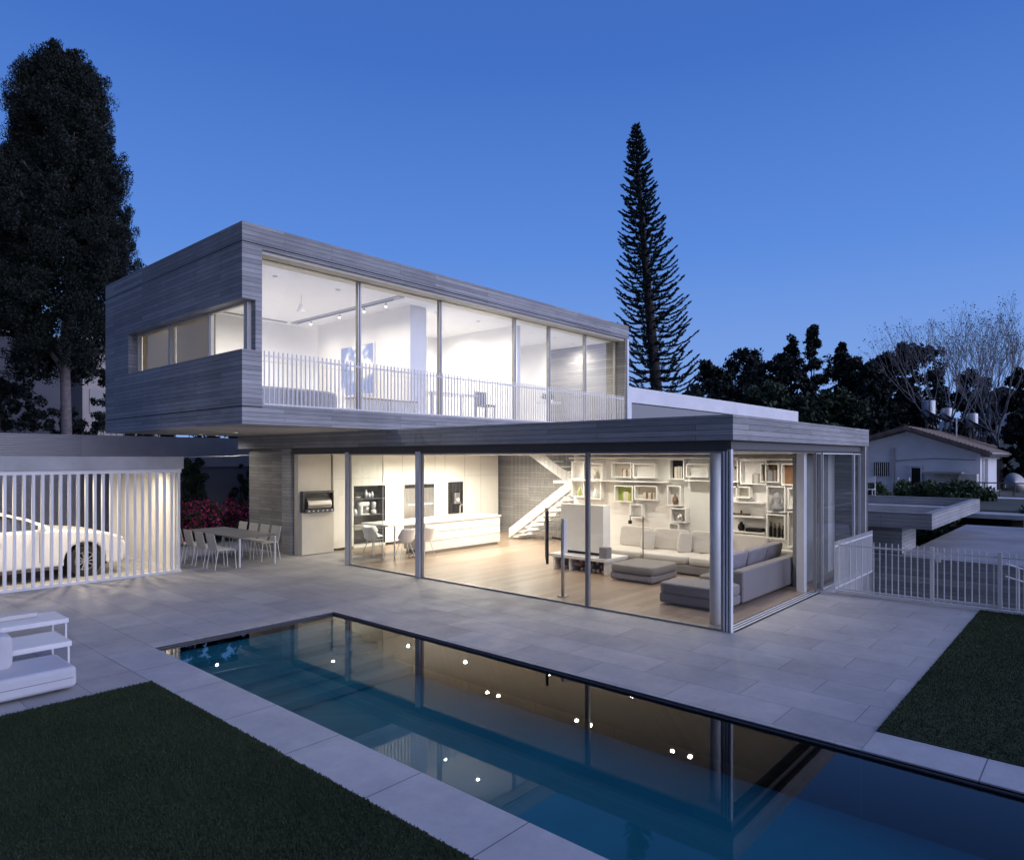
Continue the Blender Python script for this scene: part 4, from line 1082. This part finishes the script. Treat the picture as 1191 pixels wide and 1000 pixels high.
ds = empty('satellite_dish', (40.8, 3.55, .8), 'grey satellite dish on the balcony edge of the bungalow', 'satellite dish')
MB().lathe([(.02,0),(.3,.05),(.5,.16)], n=24).build('dish', M['alu'], ds, smooth=True)
ds.children[0].rotation_euler = (R(70), 0, R(-50)); ds.children[0].location = (0,0,.6)
MB().tube([(0,0,0),(0,0,.6)], .03, 8).build('mast', M['dark_alu'], ds)
bf = empty('terrace_railing', (40.4, 4, .7), 'thin dark railing around the bungalow terrace', 'railing')
wpart(MB().tube([(39.8,5.2,1.45),(39.8,2.2,1.45)], .03, 6), 'rail', M['dark_alu'], bf)
for k in range(6): wpart(MB().tube([(39.8,5.2-.6*k,.75),(39.8,5.2-.6*k,1.45)], .02, 6), 'baluster', M['dark_alu'], bf)
gw_ = empty('garden_wall', (38, 3, 0), 'white rendered garden wall below the bungalow terrace', 'wall')
wpart(box(38.6,39.7,-2,5.0,-.5,.78), 'wall', M['render'], gw_)
pc = empty('garden_chair', (32.5, 7.35, 1.12), 'white metal garden chair on the canopy roof edge', 'chair') if False else None
gt = empty('blue_door_panel', (37.5, 7.6, .8), 'pale blue gate panel beside the bungalow door', 'gate')
wpart(box(37.5,37.56,7.40,7.81,.8,1.62), 'panel', M['blue_paint'], gt)
wpart(MB().box(37.47,37.59,7.33,7.39,.7,1.68).box(37.47,37.59,7.82,7.88,.7,1.68), 'post', M['render'], gt)
wc = empty('garden_chair', (28.6, 7.0, 1.0), 'white metal garden chair in front of the blue gate panel', 'chair')
for sx in (-.2,.2):
    for sy in (-.2,.2): MB().tube([(sx,sy,-.3),(sx,sy,.45 if sx < 0 else .95)], .018, 6).build('leg', M['white_metal'], wc)
MB().box(-.22,.22,-.22,.22,.43,.46).build('seat', M['white_metal'], wc); MB().box(.19,.21,-.22,.22,.7,.95).build('backrest', M['white_metal'], wc)

# far white house behind the bare trees
FH = empty('hillside_house', (92, 10, 5), 'pale hillside house half hidden behind the bare trees', 'house')
wpart(MB().box(88,98,5.5,11.5,3,8.6).box(90,98,11.5,15,3,6.8), 'wall', M['render'], FH)
wpart(MB().prism([(4.9,8.6),(8.5,10.2),(12.1,8.6)], 'x', 87.5, 98.5), 'roof', M['roof_tile'], FH)
wpart(MB().box(87.93,87.99,7.0,8.2,5.6,7.0).box(87.93,87.99,9.2,10.4,5.6,7.0), 'window', M['black'], FH)
FH2 = empty('hillside_house', (84, 21, 5), 'small pale gabled house showing through the dark trees left of the bare ones', 'house')
wpart(MB().box(82,88,14.4,17.4,3,8.3), 'wall', M['render'], FH2); wpart(MB().prism([(14,8.3),(15.9,9.6),(17.8,8.3)], 'x', 81.6, 88.4), 'roof', M['roof_tile'], FH2)

# ---------------------------------------------------------------- boundary wall and buildings at left
BWl = empty('boundary_wall', (4, 23.1, 0), 'long grey boundary wall with a ridged metal section at its left end', 'wall')
wpart(box(-14,6.6,23.0,23.1,-.2,3.34), 'ridged_panel', M['ridged'], BWl)
wpart(box(6.605,24,23.0,23.1,2.35,3.34), 'upper_panel', simple('grey_sheet', (.34,.34,.35), .6, var=.06), BWl)
wpart(box(6.605,24,23.05,23.25,-.2,2.349), 'wall', M['grey_render'], BWl)
b1 = empty('apartment_building', (20, 52, 0), 'cream building with a flat roof and top windows behind the dark cypress', 'building')
wpart(box(14.6,20.5,50.6,60,0,9.6), 'wall', M['pale_render'], b1)
wpart(box(14.3,20.8,50.3,60.3,10.45,10.7), 'roof', M['render'], b1)
wpart(box(14.8,20.3,50.8,60,9.6,10.45), 'clerestory', M['dark_wood'], b1)
for k in range(3): wpart(box(15.0+1.9*k,16.6+1.9*k,50.55,50.59,5.6,7.2), 'window', M['car_glass'], b1)
b2 = empty('apartment_building', (11, 50, 0), 'dark grey blank sided building at the far left behind the cypress', 'building')
wpart(box(0,12.4,46,54,0,9.6), 'wall', M['grey_render'], b2)
wpart(box(-.2,12.5,45.8,54,9.6,9.75), 'roof', M['render'], b2)
wpart(box(2,3.6,45.95,45.99,6,7.5), 'window', M['car_glass'], b2)

# ---------------------------------------------------------------- vegetation
def tree_root(name, loc, label, cat='tree', group=None): return empty(name, loc, label, cat, group)
def limb_tree_trunk(root, pts, rads, mat, name='trunk', n=10):
    return wpart(MB().tube(pts, rads, n), name, M[mat], root, smooth=True)

# big cypress at left
cx0, cy0 = 10.0, 37.0
fx, fy = .749, .6626; rx_, ry_ = .6626, -.749
CY = tree_root('cypress_tree', (cx0, cy0, 0), 'huge dark old cypress towering at the left edge of the garden', 'tree')
limb_tree_trunk(CY, [(cx0,cy0,-.3),(cx0+.02,cy0,3.5),(cx0-.05,cy0+.05,7.5),(cx0+.1,cy0,12),(cx0,cy0,18)], [.30,.23,.21,.16,.05], 'bark')
lm = MB()
def lat(l, dpt, z): return (cx0+l*rx_+dpt*fx, cy0+l*ry_+dpt*fy, z)
lm.tube([lat(0,0,6.6), lat(-.5,-.4,7.6), lat(-1.2,-.9,8.6), lat(-1.9,-1.2,9.4)], [.13,.1,.06,.03], 6)
lm.tube([lat(0,0,7.2), lat(.3,-.2,8.5), lat(.6,-.5,10)], [.14,.1,.05], 6)
lm.tube([lat(0,0,7.9), lat(-1.1,-.8,8.3), lat(-2.6,-1.3,8.2)], [.08,.06,.02], 6)
lm.tube([lat(0,0,8.5), lat(.8,-.8,9.6), lat(1.6,-1.2,10.2)], [.1,.07,.03], 6)
for k in range(20):
    z = 8.5+k*.5; a = k*2.4; rr = 1.9*math.sin(math.pi*min(1, (23-z)/15))+.4
    lm.tube([(cx0,cy0,z),(cx0+rr*.5*math.cos(a),cy0+rr*.5*math.sin(a),z+.4),(cx0+rr*math.cos(a),cy0+rr*math.sin(a),z+1.2)], [.07,.05,.02], 5)
wpart(lm, 'branches', M['bark'], CY)
prof = [(6.6,2.3,.8),(7.6,2.9,1.9),(8.6,3.3,2.7),(9.8,3.5,2.95),(11,3.5,2.95),(13,3.3,2.8),(15,2.95,2.3),(17,2.5,1.75),(18.5,2.2,1.4),(19.7,1.8,1.15),(20.7,1.1,.7),(21.3,.4,.25)]
zz = [p[0] for p in prof]
cs = []; rs = []
for k in range(470):
    z = 6.8 + 14.1*rng.random()**.92
    L_ = np.interp(z, zz, [p[1] for p in prof]); Rt = np.interp(z, zz, [p[2] for p in prof])
    a = rng.random()*2*math.pi; q = rng.random()**.3
    la = math.cos(a); rad = (L_ if la < 0 else Rt)+.12
    if z < 8.6 and rng.random() < .5: continue
    wob = 1+.16*math.sin(z*1.3+a*2)
    cl = .42+.30*rng.random()
    c0_ = (la*rad*q*wob, math.sin(a)*min(L_, Rt)*q*wob, z)
    for _ in range(9):
        o_ = rand_unit(1)[0]*rng.random()**.5*cl
        h_ = 1.5*rng.random()-.5
        taper = 1-.45*abs(h_)
        cs.append(lat(c0_[0]+o_[0]*taper+la*h_*.25, c0_[1]+o_[1]*taper, c0_[2]+h_)); rs.append((.20+.16*rng.random())*taper+.05)
C, U, V = tuft_cloud(cs, rs, 125, .050, .8, .42, 1.5)
Ci, Ui, Vi = tuft_cloud([(cx0+(c_[0]-cx0)*.72, cy0+(c_[1]-cy0)*.72, c_[2]) for c_ in cs[::2]], [r_*1.2 for r_ in rs[::2]], 26, .11, .8, .55, 1.4)
C = np.concatenate([C, Ci]); U = np.concatenate([U, Ui]); V = np.concatenate([V, Vi])
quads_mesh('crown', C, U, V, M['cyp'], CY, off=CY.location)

# Norfolk pine: leaning trunk, tiers of drooping-then-rising branches
NP = tree_root('norfolk_pine', (40.1, 22.5, 0), 'tall slender Norfolk pine with tiered branches against the sky', 'tree')
tz = [0,7,10.2,15.9,21.7,25.0]; tx = [40.35,40.13,39.90,39.56,39.25,39.14]; ty = [22.2,22.56,22.82,23.20,23.54,23.67]
def tp_(z): return np.interp(z, tz, tx), np.interp(z, tz, ty)
limb_tree_trunk(NP, [(*tp_(z), z) for z in (0,5,10,15,20,23,24.9)], [.46,.40,.33,.25,.15,.08,.03], 'dark_bark')
nb = MB(); C_ = []; U_ = []; V_ = []
z = 5.6; k = 0
while z < 24.8:
    fr = (24.9-z)/19.3
    Rr = .06 + 2.87*fr**.66
    if z < 8: Rr *= 1.05
    x_, y_ = tp_(z); nbr = 8
    for i in range(nbr):
        a = 2*math.pi*(i+.5*(k % 2))/nbr + rng.normal()*.12
        r_ = Rr*(.82+.3*rng.random())
        if math.cos(a)*rx_+math.sin(a)*ry_ > 0 and z < 17: r_ *= 1.12
        dz = rng.normal()*.06
        pts = [(x_+r_*t_*math.cos(a), y_+r_*t_*math.sin(a), z+dz - .30*r_*.5*math.sin(math.pi*t_*.9)*.8 + .30*r_*t_**2.5) for t_ in (0,.25,.5,.75,1.)]
        nb.tube(pts, [.045*fr+.02,.03*fr+.014,.02*fr+.01,.015,.008], 4)
        n = int(26+64*r_)
        ts = .18+.82*rng.random(n)**.8
        P = np.array([[np.interp(t_, (0,.25,.5,.75,1.), [p[c] for p in pts]) for c in range(3)] for t_ in ts])
        side = np.array([-math.sin(a), math.cos(a), 0.])
        sidev = (rng.random(n)-.5)*2
        wdt = .20*(.5+.5*fr)*np.sin(math.pi*np.clip(ts*.9+.1,0,1))**.6
        P = P + side[None]*(sidev*wdt)[:, None] + rng.normal(size=(n,3))*.025
        P[:, 2] += .12*np.abs(sidev)*wdt + .03
        dirn = side[None]*sidev[:, None]*.8 + np.array([math.cos(a), math.sin(a), .75])[None]*.55
        dirn /= np.linalg.norm(dirn, axis=1, keepdims=True)+1e-9
        W = np.cross(dirn, rand_unit(n)); W /= np.linalg.norm(W, axis=1, keepdims=True)+1e-9
        s = (.075+.05*rng.random(n))[:, None]
        C_.append(P); U_.append(dirn*s); V_.append(W*s*.34)
    z += .31+.30*fr; k += 1
wpart(nb, 'branches', M['dark_bark'], NP)
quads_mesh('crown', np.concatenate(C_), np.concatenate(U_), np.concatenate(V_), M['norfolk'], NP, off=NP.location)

def broad_tree(x, y, top, rad, label, zbase=0., mat='leaf_dark', crown_low=.35, n=70, leaf=.16, per=90, shape='round', name='broadleaf_tree', group='dark trees behind the house'):
    r0 = tree_root(name, (x, y, zbase), label, 'tree', group)
    H_ = top-zbase; c0 = zbase+H_*crown_low
    limb_tree_trunk(r0, [(x,y,zbase-.3),(x+rng.normal()*.1,y,c0),(x+rng.normal()*.3,y+rng.normal()*.2,c0+(top-c0)*.7)], [.05+.022*H_,.04+.015*H_,.05], 'dark_bark', n=8)
    cs = []; rs = []
    lumps = [(rng.random()*2*math.pi, .3+.65*rng.random(), .7+.5*rng.random()) for _ in range(7)]
    for _ in range(n):
        t_ = rng.random()**.8
        if shape == 'cone': rr = rad*(1-t_)**.8+.15
        elif shape == 'round': rr = rad*math.sqrt(max(.03, 1-(2*t_*.93-.85)**2))
        else: rr = rad
        a = rng.random()*2*math.pi
        wob = 1+.22*math.sin(a*3+t_*7+x)+.14*math.sin(a*5-t_*11+y)
        q = rng.random()**.4*wob
        cs.append((x+rr*q*math.cos(a), y+rr*q*math.sin(a), c0+(top-c0)*t_*(.86+.14*wob)-.1)); rs.append((.16+.12*rng.random())*min(rad,2.2)+.08)
    bm_ = MB()
    for k in range(6):
        c_ = cs[k*5 % len(cs)]; bm_.tube([(x,y,c0-.2+k*.1), ((x+c_[0])/2,(y+c_[1])/2,(c0+c_[2])/2), c_], [.10,.06,.02], 5)
    wpart(bm_, 'branches', M['dark_bark'], r0)
    C, U, V = tuft_cloud(cs, rs, per, leaf, .2, .5, .85)
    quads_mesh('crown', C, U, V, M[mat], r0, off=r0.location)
    return r0
bt = broad_tree
bt(46.06,23.4,7.6,1.7,'low dark tree at the foot of the Norfolk pine on its right')
bt(43.0,24.6,7.0,1.6,'low dark tree at the foot of the Norfolk pine on its left')
bt(44.31,19.34,7.3,1.7,'small dark tree just right of the white rooftop parapet start')
bt(49.21,22.85,9.8,1.9,'rounded dark tree beside the Norfolk pine, first of the tree line')
bt(54.79,22.58,11.2,2.6,'tall rounded dark tree second in the tree line', n=90)
bt(50.48,18.4,10.0,2.2,'rounded dark tree left of the pointed conifers', n=80)
bt(56.33,17.82,13.2,1.5,'tallest pointed dark conifer of the tree line', shape='cone', crown_low=.2, leaf=.14, n=80, name='conifer_tree')
bt(57.48,19.75,12.3,1.3,'shorter pointed conifer just left of the tallest one', shape='cone', crown_low=.2, leaf=.14, name='conifer_tree')
bt(62.12,17.32,12.3,1.0,'small spiky conifer top right of the tallest one', shape='cone', crown_low=.3, leaf=.14, name='conifer_tree')
bt(59.23,16.06,10.9,2.6,'broad dark tree right of the pointed conifers', n=90)
bt(63.0,14.2,11.2,2.2,'dark tree left of the flat topped round tree')
bt(68.5,13.12,12.6,2.9,'wide flat topped dark tree behind the bare branches', n=110, crown_low=.42)
bt(57.31,13.7,9.6,2.2,'dark tree above the left end of the bungalow roof')
bt(44.05,16.61,7.3,2.5,'mid green tree behind the white rooftop parapet', mat='leaf_mid', n=100, crown_low=.12)
bt(44.52,13.3,6.7,2.3,'mid green bushy tree at the right end of the parapet', mat='leaf_mid', n=90, crown_low=.12)
bt(50.5,12.2,7.4,2.1,'dark bushy tree touching the bungalow roof', n=90, crown_low=.15)
bt(52,19,7.6,3.,'wide dark tree low in the middle of the tree line', n=120, crown_low=.1)
bt(58,10.5,6.6,1.4,'small brownish dark tree behind the roof tanks', n=50, crown_low=.1)
bt(69.54,8.93,10.0,1.9,'dark pine between the two bare trees')
bt(57.4,4.30,8.8,1.4,'dark tree at the right edge of the picture', crown_low=.2)
bt(50.2,3.9,5.4,1.1,'dark bush tree below the right edge tree', crown_low=.2)
bt(64,24.5,10.6,2.4,'dark tree deep behind the Norfolk pine')
# left side shrubs behind the wall
def shrub(name, x, y, z0, z1, rad, mat, label, n=60, per=80, leaf=.07, flowers=0, group=None, cat='shrub'):
    r0 = tree_root(name, (x, y, z0), label, cat, group)
    st = MB()
    for k in range(6):
        a = k*1.05; st.tube([(x,y,z0),(x+rad*.4*math.cos(a),y+rad*.4*math.sin(a),z0+(z1-z0)*.7)], [.03,.012], 5)
    wpart(st, 'stems', M['dark_bark'], r0)
    cs = []; rs = []
    for _ in range(n):
        a = rng.random()*2*math.pi; t_ = rng.random(); q = rng.random()**.5*(1+.25*math.sin(3*a+t_*6))
        rr = rad*(.55+.45*math.sin(math.pi*min(1, t_*.85+.1)))
        cs.append((x+rr*q*math.cos(a), y+rr*q*math.sin(a), z0+(z1-z0)*t_)); rs.append(.12*rad+.06*rng.random())
    C, U, V = tuft_cloud(cs, rs, per, leaf, .2, .5)
    quads_mesh('foliage', C, U, V, M[mat], r0, off=r0.location)
    if flowers:
        outer = [c for c in cs if (c[2]-z0) > .25*(z1-z0)]
        C, U, V = tuft_cloud(outer, [r_*1.25+.04 for r_ in rs[:len(outer)]], flowers, leaf*.62, .0, .8)
        quads_mesh('blossom', C, U, V, M['petal'], r0, off=r0.location)
    return r0
shrub('garden_shrub', 8.9, 42.8, 0, 6.6, 2.2, 'leaf_dark', 'tall dark shrub left of the cypress trunk behind the wall', 110, 90, .10)
shrub('garden_shrub', 13.2, 40.6, 0, 7.3, 2.0, 'leaf_dark', 'tall loose shrub right of the cypress trunk behind the wall', 90, 70, .10)
shrub('garden_shrub', 5.2, 43.5, 0, 6.4, 2.4, 'leaf_dark', 'dark shrub at the far left behind the ridged wall', 110, 90, .10)
shrub('garden_shrub', 10.9, 42.2, 0, 5.2, 2.0, 'leaf_dark', 'low dark shrub directly behind the cypress trunk', 90, 90, .10)
shrub('climbing_plant', 9.6, 22.5, 0, 2.7, .75, 'leaf_mid', 'tall green climbing plant left against the boundary wall', 90, 80, .05)
shrub('climbing_plant', 11.4, 22.4, 0, 2.4, .5, 'leaf_mid', 'narrow green climbing plant beside the house corner', 50, 80, .05)
shrub('flowering_shrub', 9.35, 21.3, 0, 1.2, .85, 'leaf_mid', 'rounded magenta flowering shrub at the left behind the dining table', 60, 60, .045, 34)
shrub('flowering_shrub', 10.5, 21.6, 0, 1.2, .8, 'leaf_mid', 'magenta flowering shrub right of the first, by the house corner', 60, 60, .045, 34)
HB = None
# hedges near the bungalow
def hedge(x, y0_, y1_, z0, z1, dx, label, mat='leaf_hedge', n=120):
    r0 = tree_root('hedge', (x, (y0_+y1_)/2, z0), label, 'hedge', None)
    cs = [(x+rng.normal()*dx*.4, y0_+(y1_-y0_)*rng.random(), z0+(z1-z0)*(.2+.8*rng.random()**.7)*(.85+.15*math.sin(k))) for k in range(n)]
    C, U, V = tuft_cloud(cs, [.18+.15*rng.random() for _ in cs], 110, .075, .3, .5)
    quads_mesh('foliage', C, U, V, M[mat], r0, off=r0.location); return r0
hedge(34.8, 4.3, 7.3, .5, 1.5, .9, 'bright green hedge mound in front of the bungalow door', n=140)
hedge(33.2, 7.5, 9.2, .5, 1.45, .7, 'small green hedge in front of the barred window', n=70)
hedge(30.2, .4, 2.6, -.9, .75, .9, 'dark green bush at the right edge below the garden wall', 'leaf_mid', 110)
hedge(27.6, 4.2, 6.0, -.8, .6, .5, 'dark plants under the canopy edge', 'leaf_mid', 60)
hedge(36.4, 3.9, 4.6, .3, 1.3, .4, 'small shrub at the corner of the bungalow terrace', n=40)

hedge(14.5, 10, 10.01, 0, 1, .1, 'x') if False else None
for k, (x, y, lb) in enumerate(((11.2,26.2,'tall dark evergreen shrub behind the wall under the left end of the overhang'),(13.8,26.0,'tall dark evergreen shrub behind the wall seen under the middle of the overhang'),(16.6,26.4,'tall dark evergreen shrub behind the wall nearest the house corner'))):
    shrub('garden_shrub', x, y, 0, 5.6, 1.9, 'leaf_dark', lb, 90, 80, .11)
# bare trees
def bare_tree(x, y, z0, top, spread, label, seed, lean=(0,0), leaves=True):
    r0 = tree_root('bare_tree', (x, y, z0), label, 'tree', 'nearly leafless trees')
    rg = random.Random(seed); m = MB(); tips = []
    def grow(p, d, L, r_, depth):
        q = p + d*L*.5 + Vector((rg.gauss(0,.04),rg.gauss(0,.04),0))*L
        e = p + d*L
        m.tube([p, q, e], [r_, r_*.85, r_*.7], 5 if depth < 3 else 3, cap=False)
        if depth >= 7 or L < .2:
            tips.append(e); return
        nb_ = 2 if depth else 5
        if depth in (1, 2) and rg.random() < .5: nb_ = 3
        for i in range(nb_):
            ax = Vector((rg.gauss(0,1), rg.gauss(0,1), rg.gauss(0,.35))).normalized()
            nd = (d + ax*(.30 if depth else .55)*spread + Vector((0,0,.14))).normalized()
            grow(e, nd, L*rg.uniform(.72,.93), r_*.64, depth+1)
    Htot = top-z0
    grow(Vector((x,y,z0-.3)), Vector((lean[0],lean[1],1)).normalized(), Htot*.20, .0095*Htot, 0)
    wpart(m, 'trunk', M['pale_bark'], r0, smooth=True)
    if leaves:
        C, U, V = tuft_cloud(np.array(tips), [.22]*len(tips), 2, .05, 0, .6)
        quads_mesh('leaves', C, U, V, M['leaf_bare'], r0, off=r0.location)
bare_tree(51.2, 8.0, .8, 14.0, 1.05, 'large pale bare tree left of the roof tanks, spreading wide', 3)
bare_tree(56.3, 7.0, .8, 12.8, .9, 'middle bare tree between the other two leafless trees', 5)
bare_tree(55.1, 5.5, .8, 13.2, 1.0, 'rightmost bare tree with twin upright trunks near the picture edge', 9)
bare_tree(52.5, 24.4, 0, 10.4, .9, 'small wispy bare tree right of the Norfolk pine', 21, leaves=False)

# render settings that belong to the scene
sc.cycles.use_denoising = True
sc.cycles.max_bounces = 8; sc.cycles.diffuse_bounces = 4; sc.cycles.glossy_bounces = 4; sc.cycles.transparent_max_bounces = 24
sc.cycles.sample_clamp_indirect = 6.; sc.cycles.caustics_reflective = False; sc.cycles.caustics_refractive = False
sc.cycles.use_light_tree = True
